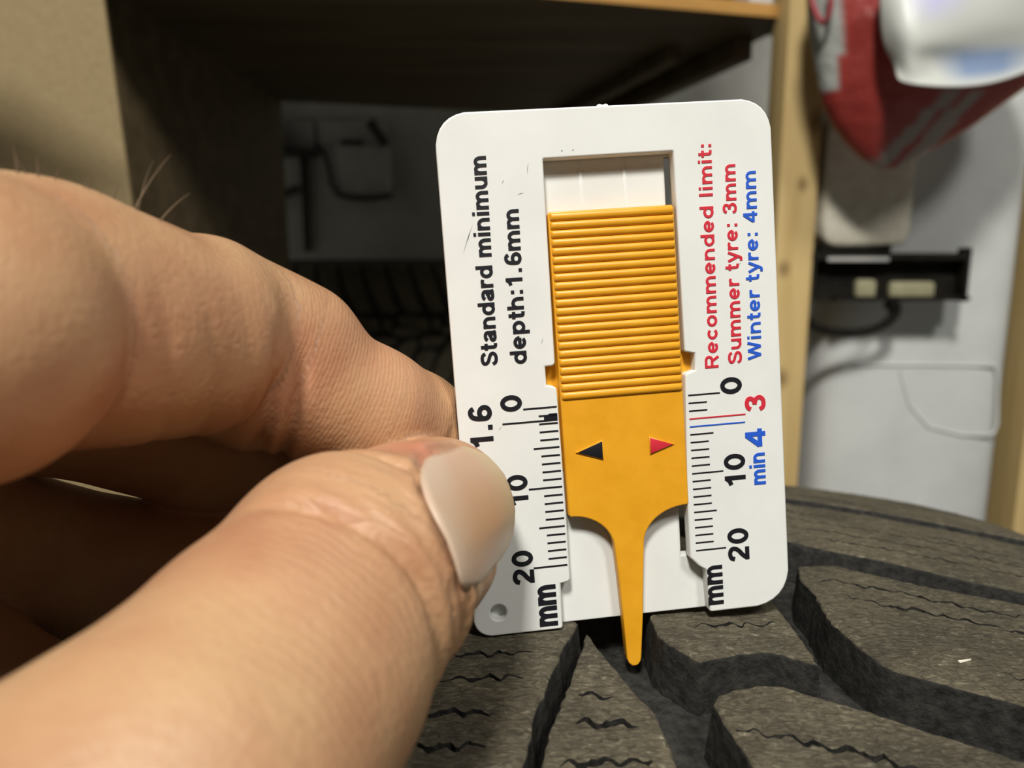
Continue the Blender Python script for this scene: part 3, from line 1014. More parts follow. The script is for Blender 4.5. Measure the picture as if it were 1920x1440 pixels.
def tick(u0, u1, v, th, mat, tilt=0.0):
    bm = bmesh.new()
    vs = [(u0, v - th / 2 - tilt), (u1, v - th / 2 + tilt), (u1, v + th / 2 + tilt), (u0, v + th / 2 - tilt)]
    a = [bm.verts.new((x * .001, y * .001, 0.00006)) for x, y in vs]
    b = [bm.verts.new((x * .001, y * .001, 0.00002)) for x, y in vs]
    bm.faces.new(a)
    for i in range(4): bm.faces.new((a[i], b[i], b[(i + 1) % 4], a[(i + 1) % 4]))
    return link('tick_mark', mesh_from_bm('tick_mark', bm, mat, smooth=False), face)


for k in range(21):
    v = 28.28 - k * 1.003
    u0 = {0: 8.1, 5: 9.05, 10: 8.1, 15: 9.05, 20: 8.0}.get(k, 9.95)
    tick(u0, 12.28, v, 0.2, M_black)
tick(5.42, 12.28, 26.66, 0.2, M_black)
tick(10.6, 12.28, 26.95, 0.5, M_black)      # smudged print at the first ticks
tick(11.2, 12.28, 27.3, 0.38, M_black)
for k in range(21):
    v = 28.3 - k * 1.0
    u1 = {0: 33.1, 3: 36.3, 4: 36.2, 5: 32.0, 10: 33.05, 15: 31.95, 20: 32.95}.get(k, 31.35)
    tick(28.98, u1, v, 0.17, M_red if k == 3 else M_blue if k == 4 else M_black, 0.0)
# scuffs
for (u, v, du, dv, th) in ((2.2, 47.5, 1.5, 3.6, .07), (2.9, 49.0, .5, 1.4, .1), (10.6, 56.4, .25, 1.5, .06), (9.2, 54.1, .9, .25, .06), (10.9, 36, .3, .9, .05), (7.5, 55.5, .3, .5, .06),
                           (14.9, 58.9, .2, .15, .12), (16.2, 58.95, .3, .1, .08), (5.0, 25.9, .3, .5, .07), (36.2, 44, .4, .3, .05)):
    a, b = Vector((u, v)), Vector((u + du, v + dv))
    nn = Vector((-(b - a).y, (b - a).x)).normalized() * th / 2
    bm = bmesh.new()
    mid = (a + b) / 2 + nn * 1.5
    bm.faces.new([bm.verts.new((q.x * .001, q.y * .001, 0.00003)) for q in (a, mid - nn, b, mid + nn)])
    link('scuff_mark', mesh_from_bm('scuff_mark', bm, M_dirt, smooth=False), face)

# ------------------------------------------------------------------ the hand, an implicit surface turned into one mesh


def C(px, py, d): return np.array([(px - 960) / F * d, -(py - 720) / F * d, d])


THUMB = [(C(818, 962, 85), 8.7), (C(760, 1010, 76), 9.3), (C(655, 1088, 65), 10.8), (C(515, 1272, 56), 11.0), (C(350, 1490, 48), 11.7), (np.array([-34., -33., 34.]), 12.8), (np.array([-62., -38., 26.]), 19.0)]
INDEX = [(C(850, 842, 102.4), 6.3), (C(770, 806, 96.5), 7.5), (C(690, 776, 91), 8.1), (C(490, 690, 84), 9.3), (C(400, 650, 79), 9.0)]
INDEX_MID = [(C(350, 632, 74), 10.0), (C(200, 615, 67), 10.4), (C(60, 600, 62), 10.8), (C(-40, 600, 58), 10.8)]
INDEX_BASE = [(C(-95, 625, 53), 11.3), (np.array([-48., 4., 46.5]), 12.5), (np.array([-66., 4., 44.]), 15.0)]
INDEX_BACK = [[(C(-100, 558, 55), 9.4), (C(90, 560, 62), 9.2)], [(C(395, 573, 78), 6.9), (C(560, 645, 85), 7.0)]]
MIDDLE = [(C(760, 905, 114), 7.5), (C(620, 885, 108), 8.2), (C(400, 830, 99), 9.2), (C(120, 722, 87), 10.2), (C(-150, 690, 74), 12.0), (np.array([-76., 2., 60.]), 14.5)]
RING = [(C(460, 1068, 99), 7.2), (C(410, 1068, 98.5), 8.0), (C(300, 1070, 97), 8.6), (C(60, 1050, 91), 9.4), (C(-150, 1000, 82), 10.5), (np.array([-84., -12., 66.]), 14.0)]
LITTLE = [(C(30, 1300, 78), 6.2), (C(-80, 1265, 77), 7.2), (C(-260, 1180, 74), 8.5), (np.array([-88., -26., 66.]), 12.5)]
PALM = [[(np.array([-64., 4., 45.]), 17.0), (np.array([-84., -18., 60.]), 16.0)], [(np.array([-62., -30., 32.]), 19.0), (np.array([-80., -16., 45.]), 19.0)],
        [(np.array([-80., -14., 46.]), 20.0), (np.array([-128., -22., 30.]), 21.0)], [(np.array([-66., 4., 45.]), 16.), (np.array([-120., -14., 32.]), 21.)],
        [(np.array([-66., -34., 28.]), 18.), (np.array([-120., -26., 26.]), 20.)], [(np.array([-125., -20., 30.]), 23.0), (np.array([-190., -30., 16.]), 26.0)]]
H = 0.45
lo = np.array([-215., -68., -14.]); hi = np.array([6., 34., 126.])
N = np.ceil((hi - lo) / H).astype(int) + 1
BIG = np.float32(30)


def field(): return np.full(N, BIG, np.float32)


def smin(a, b, k):
    h = np.clip(0.5 + 0.5 * (b - a) / k, 0, 1)
    return b + (a - b) * h - k * h * (1 - h)


def add_cone(Fd, a, ra, b, rb, k):
    m = 8.0
    b0 = np.floor((np.minimum(a - ra, b - rb) - m - lo) / H).astype(int).clip(0)
    b1 = np.minimum(np.ceil((np.maximum(a + ra, b + rb) + m - lo) / H).astype(int) + 1, N)
    if (b1 <= b0).any(): return
    sl = tuple(slice(i, j) for i, j in zip(b0, b1))
    X, Y, Z = (np.float32(lo[i] + H * np.arange(b0[i], b1[i])) for i in range(3))
    X = X[:, None, None] - a[0]; Y = Y[None, :, None] - a[1]; Z = Z[None, None, :] - a[2]
    ba = b - a
    t = np.clip((X * ba[0] + Y * ba[1] + Z * ba[2]) / (ba @ ba), 0, 1).astype(np.float32)
    d = np.sqrt((X - t * ba[0]) ** 2 + (Y - t * ba[1]) ** 2 + (Z - t * ba[2]) ** 2) - (ra + t * (rb - ra))
    Fd[sl] = smin(Fd[sl], d.astype(np.float32), k)


def chain(ch, k=1.5):
    Fd = field()
    for (a, ra), (b, rb) in zip(ch[:-1], ch[1:]): add_cone(Fd, a, ra, b, rb, k)
    return Fd


Fh = chain(THUMB, 2.5)
Fi = smin(smin(chain(INDEX, 1.6), chain(INDEX_MID, 1.6), np.float32(0.35)), chain(INDEX_BASE, 1.6), np.float32(0.35))
for ch in INDEX_BACK: Fi = smin(Fi, chain(ch), np.float32(2.5))
Fh = smin(Fh, Fi, np.float32(0.9))
del Fi
for ch in (MIDDLE, RING, LITTLE): Fh = smin(Fh, chain(ch, 1.6), np.float32(0.9))
Fp = field()
for ch in PALM:
    for (a, ra), (b, rb) in zip(ch[:-1], ch[1:]): add_cone(Fp, a, ra, b, rb, 6)
Fh = smin(Fh, Fp, np.float32(7))
del Fp


def local(center, rad, fn):
    """apply fn(dx, dy, dz) -> added distance around a centre"""
    b0 = np.floor((center - rad - lo) / H).astype(int).clip(0)
    b1 = np.minimum(np.ceil((center + rad - lo) / H).astype(int) + 1, N)
    sl = tuple(slice(i, j) for i, j in zip(b0, b1))
    X, Y, Z = (np.float32(lo[i] + H * np.arange(b0[i], b1[i]) - center[i]) for i in range(3))
    Fh[sl] += fn(X[:, None, None], Y[None, :, None], Z[None, None, :]).astype(np.float32)


def unit(v):
    v = np.asarray(v, float)
    return v / np.linalg.norm(v)


def crease(p, n, side, w, depth, rad=13.0, bow=0.0, start=-3.0, full=5.0):
    n = unit(n); s = np.asarray(side, float); s = unit(s - n * (s @ n))

    def fn(x, y, z):
        a = x * n[0] + y * n[1] + z * n[2]
        q = x * s[0] + y * s[1] + z * s[2]
        r = np.sqrt(np.maximum(0, x * x + y * y + z * z - a * a))
        a = a + bow * q * q
        m = np.clip((q - start) / (full - start), 0, 1)
        return depth * np.exp(-(a / w) ** 2) * m * m * (3 - 2 * m) * np.clip((rad - r) / 2, 0, 1)
    local(p, rad + 2, fn)


def dirn(a, b): return unit(np.asarray(b) - np.asarray(a))


palm_side = np.array([0.1, -1.0, -0.15])
ix = [q for q, _ in INDEX]
ddip = dirn(ix[4], ix[2])
crease(C(562, 712, 86), ddip + np.array([0.15, 0.28, -0.35]), palm_side, 0.7, 1.0, 13, 0.012, -4, 4)
crease(C(538, 690, 84.5), ddip + np.array([0.1, 0.25, -0.45]), palm_side, 1.0, 0.65, 14, 0.012, -9, 4)
crease(C(770, 806, 96.5), dirn(ix[2], ix[0]), palm_side, 0.8, 0.45, 11, 0.01, -5, 2)
dmid = dirn(INDEX_MID[2][0], INDEX_MID[0][0])
for px_, dd in ((250, 0.22), (330, 0.25), (400, 0.2), (455, 0.3)):
    crease(C(px_, 620 + 0.12 * (px_ - 250), 68 + 0.05 * (px_ - 250)), dmid + np.array([0.1, 0.25, -0.3]), palm_side, 0.55, dd, 13, 0.008, -6, 6)
# thumb: wrinkles over the joint, nail fold
tx = [q for q, _ in THUMB]
tax = dirn(tx[3], tx[0])
back_side = np.array([0.5, 0.25, -0.75])
rw = random.Random(3)
for i, t in enumerate(np.linspace(0, 1, 9)):
    p = tx[3] * (1 - t) * 0.6 + tx[2] * (0.4 + 0.6 * t) if t < 0.5 else tx[2] * (1 - (t - .5) * 1.2) + tx[1] * ((t - .5) * 1.2)
    p = tx[3] + (tx[1] - tx[3]) * (0.18 + 0.50 * t)
    crease(p, tax + np.array([rw.uniform(-.12, .12), rw.uniform(-.12, .12), rw.uniform(-.1, .1)]), back_side, 0.5 + 0.2 * rw.random(), 0.35 + 0.35 * rw.random(), 14, rw.uniform(-.004, .006), 2, 9)

# thumbnail outline (cuticle and free edge), laid on the rounded thumb tip
PC, PR = THUMB[0][0], THUMB[0][1]
cut = [(812, 852), (795, 864), (788, 880), (788, 903), (798, 936), (818, 977), (838, 1014), (854, 1058), (862, 1090), (872, 1108)]
free = [(868, 838), (905, 850), (938, 885), (954, 922), (961, 955), (959, 1000), (944, 1040), (918, 1074), (888, 1100)]


def ray(px, py): return unit(np.array([(px - 960) / F, -(py - 720) / F, 1.0]))


def cone_hit(px, py, grow):
    """first point of a pixel's ray on the thumb tip, or its closest point when it just misses"""
    d = ray(px, py)
    best = None
    ts = np.linspace(60, 100, 1601)
    pts = d[None] * ts[:, None]
    dm = np.full(len(ts), 1e9)
    for (a, ra), (b, rb) in zip(THUMB[:2], THUMB[1:3]):
        ba = b - a
        t = np.clip(((pts - a) @ ba) / (ba @ ba), 0, 1)
        dm = np.minimum(dm, np.linalg.norm(pts - (a + t[:, None] * ba), axis=1) - (ra + t * (rb - ra)) - grow)
    i = int(np.argmax(dm < 0)) if (dm < 0).any() else int(np.argmin(dm))
    return pts[i]


def poly_at(pts, s):
    L = np.r_[0, np.cumsum([np.hypot(*(np.subtract(b, a))) for a, b in zip(pts[:-1], pts[1:])])]
    return np.array([np.interp(s * L[-1], L, [p[k] for p in pts]) for k in (0, 1)])


NI, NJ = 14, 15
nail_pts = np.zeros((NI + 3, NJ, 3))
for j in range(NJ):
    s = j / (NJ - 1)
    a, b = poly_at(cut, s), poly_at(free, s)
    for i in range(NI):
        t = i / (NI - 1)
        q = a + (b - a) * (1 - (1 - t) ** 1.25)
        nail_pts[i, j] = cone_hit(q[0], q[1], 0.12 + 0.2 * math.sin(math.pi * s) ** 0.5 - 0.04 * (1 - t) ** 3)
    for e_ in range(3):                                # free edge runs on past the flesh
        nail_pts[NI + e_, j] = nail_pts[NI - 1, j] + (np.array([0.18, 0.0, 0.75]) * (e_ + 1) * (0.08 + 0.34 * math.sin(math.pi * s)))
# recess the flesh below the nail and raise a fold around it
g_ = nail_pts[:NI, :-1]
flat = np.concatenate([g_.reshape(-1, 3), ((g_[1:] + g_[:-1]) / 2).reshape(-1, 3), ((g_[:, 1:] + g_[:, :-1]) / 2).reshape(-1, 3)])
nc = flat.mean(0)
b0 = np.floor((flat.min(0) - 5 - lo) / H).astype(int); b1 = np.ceil((flat.max(0) + 5 - lo) / H).astype(int) + 1
b1 = np.minimum(b1, N)
sl = tuple(slice(i, j) for i, j in zip(b0, b1))
G = np.stack(np.meshgrid(*[lo[i] + H * np.arange(b0[i], b1[i]) for i in range(3)], indexing='ij'), -1).reshape(-1, 3)
near = np.full(len(G), 1e9)
for q in flat: near = np.minimum(near, ((G - q) ** 2).sum(1))
near = np.sqrt(near).reshape(Fh[sl].shape)
rim = np.concatenate([nail_pts[0, :-3], nail_pts[:NI - 3, 0]])
nr_ = np.full(len(G), 1e9)
for q in rim: nr_ = np.minimum(nr_, ((G - q) ** 2).sum(1))
nr_ = np.sqrt(nr_).reshape(Fh[sl].shape)
Fh[sl] += (0.45 * np.exp(-(near / 0.8) ** 2) - 0.38 * np.exp(-((nr_ - 1.4) / 0.75) ** 2) * np.clip((near - 0.5) / 0.9, 0, 1)).astype(np.float32)

# keep clear of the card: flatten thumb and finger against it
cz = np.array([card2cam(0, 0, 0), card2cam(1, 0, 0), card2cam(0, 1, 0), card2cam(0, 0, 1)])
eu, ev, ew = cz[1] - cz[0], cz[2] - cz[0], cz[3] - cz[0]
b0 = np.floor((np.array([-14., -40., 84.]) - lo) / H).astype(int)
b1 = N
sl = tuple(slice(i, j) for i, j in zip(b0, b1))
X, Y, Z = (lo[i] + H * np.arange(b0[i], b1[i]) - cz[0][i] for i in range(3))
X = X[:, None, None]; Y = Y[None, :, None]; Z = Z[None, None, :]
u = X * eu[0] + Y * eu[1] + Z * eu[2]
v = X * ev[0] + Y * ev[1] + Z * ev[2]
w = X * ew[0] + Y * ew[1] + Z * ew[2]
sd_ = np.maximum(np.maximum(-u, np.maximum(-v, v - 64)), np.maximum(-w, w - 3.72))
Fh[sl] = np.maximum(Fh[sl], (0.06 - sd_).astype(np.float32))


def surface_nets(Fd):
    s = Fd < 0
    n0, n1, n2 = (k - 1 for k in Fd.shape)
    cnt = np.zeros((n0, n1, n2), np.int8)
    for i in (0, 1):
        for j in (0, 1):
            for k in (0, 1): cnt += s[i:i + n0, j:j + n1, k:k + n2]
    act = np.argwhere((cnt > 0) & (cnt < 8))
    ids = np.full((n0, n1, n2), -1, np.int32)
    ids[tuple(act.T)] = np.arange(len(act))
    acc = np.zeros((len(act), 3)); num = np.zeros(len(act))
    cor = [(i, j, k) for i in (0, 1) for j in (0, 1) for k in (0, 1)]
    vals = {c_: Fd[act[:, 0] + c_[0], act[:, 1] + c_[1], act[:, 2] + c_[2]] for c_ in cor}
    for a in cor:
        for axis in range(3):
            if a[axis]: continue
            b = tuple(1 if q == axis else a[q] for q in range(3))
            fa, fb = vals[a], vals[b]
            m = (fa < 0) != (fb < 0)
            t = np.where(m, fa / np.where(m, fa - fb, 1), 0)
            p = np.array(a, float)[None] + t[:, None] * (np.array(b) - np.array(a))[None]
            acc[m] += p[m]; num[m] += 1
    verts = lo + H * (act + acc / num[:, None])
    quads = []
    for axis in range(3):
        o1, o2 = [(1, 2), (2, 0), (0, 1)][axis]
        sa = [slice(None)] * 3; sb = [slice(None)] * 3
        sa[axis] = slice(0, -1); sb[axis] = slice(1, None)
        ch = s[tuple(sa)] != s[tuple(sb)]
        e_ = np.argwhere(ch)
        ok = (e_[:, o1] > 0) & (e_[:, o2] > 0) & (e_[:, o1] < Fd.shape[o1] - 1) & (e_[:, o2] < Fd.shape[o2] - 1)
        e_ = e_[ok]
        neg = s[tuple(e_.T)]
        q = []
        for d1, d2_ in ((-1, -1), (0, -1), (0, 0), (-1, 0)):
            c_ = e_.copy(); c_[:, o1] += d1; c_[:, o2] += d2_
            q.append(ids[tuple(c_.T)])
        q = np.stack(q, 1)
        q[~neg] = q[~neg][:, ::-1]
        quads.append(q)
    return verts, np.concatenate(quads)


hv, hq = surface_nets(Fh)
hq = hq[(hq >= 0).all(1)]


def along_of(v):
    best = np.full(len(v), 1e9); al = np.zeros(len(v)); rg = np.zeros(len(v))
    for fi, ch in enumerate((THUMB, INDEX, MIDDLE, RING, LITTLE, INDEX_MID, INDEX_BASE)):
        s0 = 0.0
        for si_, ((a, ra), (b, rb)) in enumerate(zip(ch[:-1], ch[1:])):
            ba = b - a; L = np.linalg.norm(ba)
            tt = ((v - a) @ ba) / (L * L)
            t = np.clip(tt, 0, 1)
            d = np.linalg.norm(v - (a + t[:, None] * ba), axis=1) - (ra + t * (rb - ra))
            m = d < best
            best[m] = d[m]; al[m] = (s0 + np.clip(tt, -.5, 1.5) * L)[m]
            x = s0 + t * L
            g = np.where(x < 33, 0.075, 0.02) if fi == 1 else np.full(len(v), 0.02)
            rg[m] = g[m]
            s0 += L
    return al, rg


al, rg = along_of(hv)
wv = np.array([tuple(RIGHT)]) * hv[:, :1] + np.array([tuple(UP)]) * hv[:, 1:2] + np.array([tuple(FWD)]) * hv[:, 2:3]
hand_org = CAM + (RIGHT * -60 + UP * -30 + FWD * 40) * 0.001
wv = wv * 0.001 + np.array(tuple(CAM - hand_org))[None]
me = bpy.data.meshes.new('hand')
me.from_pydata(wv.tolist(), [], hq.tolist())
me.materials.append(M_skin)
me.polygons.foreach_set('use_smooth', [True] * len(me.polygons))
for nm, val in (('along', al), ('ridge', rg)):
    at = me.attributes.new(nm, 'FLOAT', 'POINT'); at.data.foreach_set('value', val.astype(np.float32))
red = np.zeros(len(hv))
for q, r_, s_ in ((C(772, 870, 73), 4.2, 0.8), (C(800, 950, 77), 3.0, 0.25), (C(880, 1110, 80), 4.0, 0.35), (C(560, 720, 78), 6, 0.35), (C(200, 700, 56), 7, 0.35), (C(720, 690, 88), 8, 0.25), (C(600, 1000, 55), 8, .15)):
    red = np.maximum(red, s_ * np.exp(-((hv - q) ** 2).sum(1) / (r_ * r_)))
at = me.attributes.new('redness', 'FLOAT', 'POINT'); at.data.foreach_set('value', red.astype(np.float32))
wr = np.zeros(len(hv))
for q, r_, s_ in ((C(690, 1080, 56), 9.0, 0.85), (C(620, 1230, 50), 9.0, 0.6), (C(430, 700, 70), 11, .22), (C(520, 520, 78), 6, .35), (C(250, 600, 58), 12, .15)):
    wr = np.maximum(wr, s_ * np.exp(-((hv - q) ** 2).sum(1) / (r_ * r_)))
at = me.attributes.new('wrinkle', 'FLOAT', 'POINT'); at.data.foreach_set('value', wr.astype(np.float32))
yel = 0.75 * np.exp(-((hv - C(840, 800, 98)) ** 2).sum(1) / 20.0)
at = me.attributes.new('pallor', 'FLOAT', 'POINT'); at.data.foreach_set('value', yel.astype(np.float32))
bm = bmesh.new(); bm.from_mesh(me)
for _ in range(2): bmesh.ops.smooth_vert(bm, verts=bm.verts, factor=0.4, use_axis_x=True, use_axis_y=True, use_axis_z=True)
bmesh.ops.recalc_face_normals(bm, faces=bm.faces)
bm.to_mesh(me); bm.free()
hand = link('hand', me)
hand.location = hand_org
tag(hand, 'bare left hand pinching the white gauge between thumb and forefinger', 'hand')

# nail
vs, fs = [], []
for i in range(NI + 3):
    for j in range(NJ):
        vs.append(cam2w(*nail_pts[i, j]) - hand_org)
for i in range(NI + 2):
    for j in range(NJ - 1):
        fs.append((i * NJ + j, i * NJ + j + 1, (i + 1) * NJ + j + 1, (i + 1) * NJ + j))
me = mesh_py('thumbnail', vs, fs, M_nail, 80)
ca = me.color_attributes.new('tone', 'FLOAT_COLOR', 'POINT')
for i in range(NI + 3):
    for j in range(NJ):
        t, s_ = i / (NI - 1), abs(2 * j / (NJ - 1) - 1)
        a_, b_, c_ = np.array((0.56, 0.42, 0.31)), np.array((0.50, 0.315, 0.205)), np.array((0.50, 0.375, 0.215))
        lun = max(0, 1 - (t / 0.42) ** 2 - 0.25 * s_ * s_)
        fr_ = min(1, max(0, (t - 0.72) / 0.2))
        q = b_ + (a_ - b_) * lun + (c_ - b_) * fr_
        ca.data[i * NJ + j].color = (*q, 1)
nail = link('thumbnail', me, hand)
md = nail.modifiers.new('thick', 'SOLIDIFY'); md.thickness = 0.0002; md.offset = 0
nail['label'] = 'smooth pale thumbnail'

# hairs on the forefinger
for (x, y, dx, dy, r_) in ((35, 332, -12, -62, .05), (72, 345, -4, -55, .055), (100, 350, 14, -40, .04), (150, 368, 28, -52, .045), (158, 372, 20, -40, .05), (60, 338, -30, -40, .035),
                           (205, 392, 26, -62, .06), (245, 398, 75, -108, .06), (258, 400, 30, -100, .04), (238, 396, -12, -50, .03), (262, 400, -10, -36, .03), (292, 412, 64, -50, .05), (15, 322, -40, -25, .04), (180, 384, 20, -48, .035)):
    d = 55.5 + 0.036 * x
    r_ *= 2.1
    p0 = C(x, y + 14, d)
    p2 = C(x + dx, y + dy, d - 1)
    p1 = (p0 + p2) / 2 + np.array([-(0.10 if dx > 0 else -.05) * abs(dy) * 0.045, 0.35, 0])
    pts = [cam2w(*(p0 * (1 - t) ** 2 + 2 * p1 * t * (1 - t) + p2 * t * t)) - hand_org for t in np.linspace(0, 1, 9)]
    bm = bmesh.new()
    tube(bm, pts, [r_ * .001 * (1 - 0.85 * t) for t in np.linspace(0, 1, 9)], 5)
    link('hair', mesh_from_bm('hair', bm, M_hair, 80), hand)

# ------------------------------------------------------------------ right background
# pale plastic tank
t0, t1 = P(1534, 900, 775), P(1896, 900, 775)
tank = empty('plastic_tank', ((t0.x + t1.x) / 2, t0.y + 0.0, 0))
tag(tank, 'pale grey plastic tank with a moulded rectangle, beside the pine post', 'tank')
hw = (t1.x - t0.x) / 2
ztop = 0.97
fy = P(1715, 700, 765).y
sh = []
for a in np.linspace(0, 2 * math.pi, 64, endpoint=False):
    cx, sy = math.cos(a), math.sin(a)
    sh.append((math.copysign(abs(cx) ** 0.35, cx) * hw, math.copysign(abs(sy) ** 0.35, sy) * 0.085))
vs, fs = [], []
zs = [(0.0, .96), (0.01, 1), (ztop - 0.03, 1), (ztop - 0.008, .97), (ztop, .88)]
for z, k in zs:
    vs += [((t0.x + t1.x) / 2 + x * k, fy + 0.085 + y * k, z) for x, y in sh]
m_ = len(sh)
for i in range(len(zs) - 1):
    for j in range(m_): fs.append((i * m_ + j, i * m_ + (j + 1) % m_, (i + 1) * m_ + (j + 1) % m_, (i + 1) * m_ + j))
fs += [tuple(range(m_))[::-1], tuple(range((len(zs) - 1) * m_, len(zs) * m_))]
rel(link('body', mesh_py('body', vs, fs, M_can, 40)), tank)


def ridge(pxs, r_, mat, name, parent, d=759.5):
    bm = bmesh.new()
    tube(bm, [P(x, y, d) for x, y in pxs], r_, 8)
    o = link(name, mesh_from_bm(name, bm, mat, 60))
    if parent: rel(o, parent)
    return o


for pxs in ([(1690, 690), (1690, 705), (1705, 760), (1740, 800), (1800, 815), (1850, 817), (1864, 812), (1870, 795), (1872, 700), (1866, 686), (1700, 684), (1600, 684)],):
    # keep the moulded line on the tank's front plane
    bm = bmesh.new()
    pts = []
    for x, y in pxs:
        dvec = P(x, y, 1000) - CAM
        k = (fy - 0.0005 - CAM.y) / dvec.y
        pts.append(CAM + dvec * k)
    tube(bm, pts, 0.0014, 8)
    rel(link('moulded_line', mesh_from_bm('moulded_line', bm, M_can, 60)), tank)

# black bracket clamped to the post, with a ring below
br_ = empty('metal_bracket', P(1675, 520, 705))
tag(br_, 'black metal bracket with a hanging ring, fixed beside the pine post', 'bracket')
by = P(1675, 520, 705).y


def onplane(x, y, Y):
    dvec = P(x, y, 1000) - CAM
    return CAM + dvec * ((Y - CAM.y) / dvec.y)


def pbox(name, x0, y0, x1, y1, Y, th, mat, bev=0.001, parent=None):
    a, b = onplane(x0, y1, Y), onplane(x1, y0, Y)
    o = box_obj(name, ((a.x + b.x) / 2, Y + th / 2, (a.z + b.z) / 2), (((b.x - a.x) / 2, 0, 0), (0, th / 2, 0), (0, 0, (b.z - a.z) / 2)), mat, bev)
    if parent: rel(o, parent)
    return o


pbox('channel_back', 1528, 478, 1822, 564, by + 0.012, 0.004, M_bracket, 0.0008, br_)
pbox('top_flange', 1524, 474, 1820, 488, by - 0.004, 0.018, M_bracket, 0.0008, br_)
pbox('bottom_flange', 1570, 556, 1820, 564, by - 0.002, 0.016, M_bracket, 0.0008, br_)
pbox('end_plate', 1806, 464, 1824, 566, by - 0.004, 0.018, M_bracket, 0.0008, br_)
pbox('upper_bar', 1540, 456, 1672, 474, by + 0.001, 0.012, M_bracket, 0.0008, br_)
pbox('steel_strip', 1552, 482, 1668, 490, by - 0.0055, 0.0015, M_greyp, 0.0004, br_)
M_pad = noisy('olive_pad', (0.26, 0.24, 0.14), (0.34, 0.32, 0.20), 60, rough=0.7)
pbox('rubber_pad', 1604, 524, 1646, 560, by + 0.002, 0.009, M_pad, 0.004, br_)
pbox('rubber_pad', 1668, 528, 1756, 560, by + 0.002, 0.009, M_pad, 0.004, br_)
bm = bmesh.new()
tube(bm, [onplane(1590 + 88 * math.cos(a), 580 + (30 + 14 * (math.sin(a) > 0)) * math.sin(a), by + 0.004) for a in np.linspace(-0.5, math.pi * 1.05, 22)], [0.0042 + 0.003 * max(0, 1 - k / 7) for k in range(22)], 8)
rel(link('ring', mesh_from_bm('ring', bm, M_bracket, 60)), br_)


# fuzzy cream pad on top of the bracket
def lumpy(name, c, h, mat, amp, seed, e_=0.45, n=(40, 24), parent=None):
    rnd = np.random.RandomState(seed)
    ph = rnd.uniform(0, 6.28, (6, 4)); fr = rnd.uniform(2, 9, (6, 3))
    vs, fs = [], []
    nu, nv = n
    for i in range(nv + 1):
        th = math.pi * (i / nv) - math.pi / 2
        for j in range(nu):
            a = 2 * math.pi * j / nu
            g = lambda q: math.copysign(abs(q) ** e_, q)
            x, y, z = g(math.cos(th)) * g(math.cos(a)), g(math.cos(th)) * g(math.sin(a)), g(math.sin(th))
            k = 1 + amp * sum(math.sin(fr[m][0] * x + ph[m][0]) * math.sin(fr[m][1] * y + ph[m][1]) * math.sin(fr[m][2] * z + ph[m][2]) for m in range(6))
            vs.append((c[0] + h[0] * x * k, c[1] + h[1] * y * k, c[2] + h[2] * z * k))
    for i in range(nv):
        for j in range(nu): fs.append((i * nu + j, i * nu + (j + 1) % nu, (i + 1) * nu + (j + 1) % nu, (i + 1) * nu + j))
    o = link(name, mesh_py(name, vs, fs, mat, 80))
    if parent: rel(o, parent)
    return o


a, b = onplane(1536, 462, by), onplane(1724, 215, by)
pad = lumpy('foam_pad', ((a.x + b.x) / 2, by + 0.012, (a.z + b.z) / 2), ((b.x - a.x) / 2, 0.018, (b.z - a.z) / 2), M_foam, 0.012, 5, 0.25)
tag(pad, 'cream fuzzy foam pad above the black bracket, below the red bag', 'pad')

# red and white bag hanging at the top right
rows = [(-300, 1640, 1760), (-240, 1600, 1820), (-160, 1550, 1910), (-60, 1516, 1985), (0, 1515, 2010), (60, 1520, 2010), (130, 1532, 1965), (170, 1539, 1915), (200, 1546, 1872), (240, 1566, 1818), (270, 1588, 1768),
        (295, 1612, 1725), (310, 1632, 1700), (318, 1652, 1680)]
BY = 0.648
bag = None
vs, fs, cols = [], [], []
nseg = 64
fine_rows = []
for (y0, l0, r0), (y1, l1, r1) in zip(rows[:-1], rows[1:]):
    k = max(1, int((y1 - y0) / 9))
    for i in range(k):
        t = i / k
        fine_rows.append((y0 + (y1 - y0) * t, l0 + (l1 - l0) * t, r0 + (r1 - r0) * t))
fine_rows.append(rows[-1])
rb = np.random.RandomState(4)
for (y, l, r_) in fine_rows:
    a, b = onplane(l, y, BY), onplane(r_, y, BY)
    cx, hw_ = (a.x + b.x) / 2, (b.x - a.x) / 2
    for j in range(nseg):
        q = 2 * math.pi * j / nseg
        crin = 1 + 0.02 * math.sin(5 * q + y * 0.02) * math.sin(y * 0.035 + 1.7 * q) + 0.012 * math.sin(11 * q - y * 0.05)
        vs.append((cx + hw_ * math.cos(q), BY + min(hw_ * 0.45, 0.05) * math.sin(q) * crin, a.z))
for i in range(len(fine_rows) - 1):
    for j in range(nseg): fs.append((i * nseg + j, i * nseg + (j + 1) % nseg, (i + 1) * nseg + (j + 1) % nseg, (i + 1) * nseg + j))
fs += [tuple(range(nseg)), tuple(range((len(fine_rows) - 1) * nseg, len(fine_rows) * nseg))[::-1]]
M_bag, nt, bb = new_mat('printed_film', (0.3, 0.04, 0.03), 0.42)
atn = nd(nt, 'ShaderNodeAttribute', attribute_name='print')
nt.links.new(atn.outputs['Color'], bb.inputs['Base Color'])
nz = nd(nt, 'ShaderNodeTexNoise', Scale=45.0, Detail=4); nt.links.new(coords(nt), nz.inputs['Vector'])
bp = nd(nt, 'ShaderNodeBump', Strength=0.5, Distance=0.006); nt.links.new(nz.outputs['Fac'], bp.inputs['Height']); nt.links.new(bp.outputs['Normal'], bb.inputs['Normal'])
bag = link('plastic_sack', mesh_py('plastic_sack', vs, fs, M_bag, 80))
tag(bag, 'red plastic sack with pale print and a white folded flap, hanging above the tank', 'bag')
sm = bag.modifiers.new('sub', 'SUBSURF'); sm.levels = 1; sm.render_levels = 1
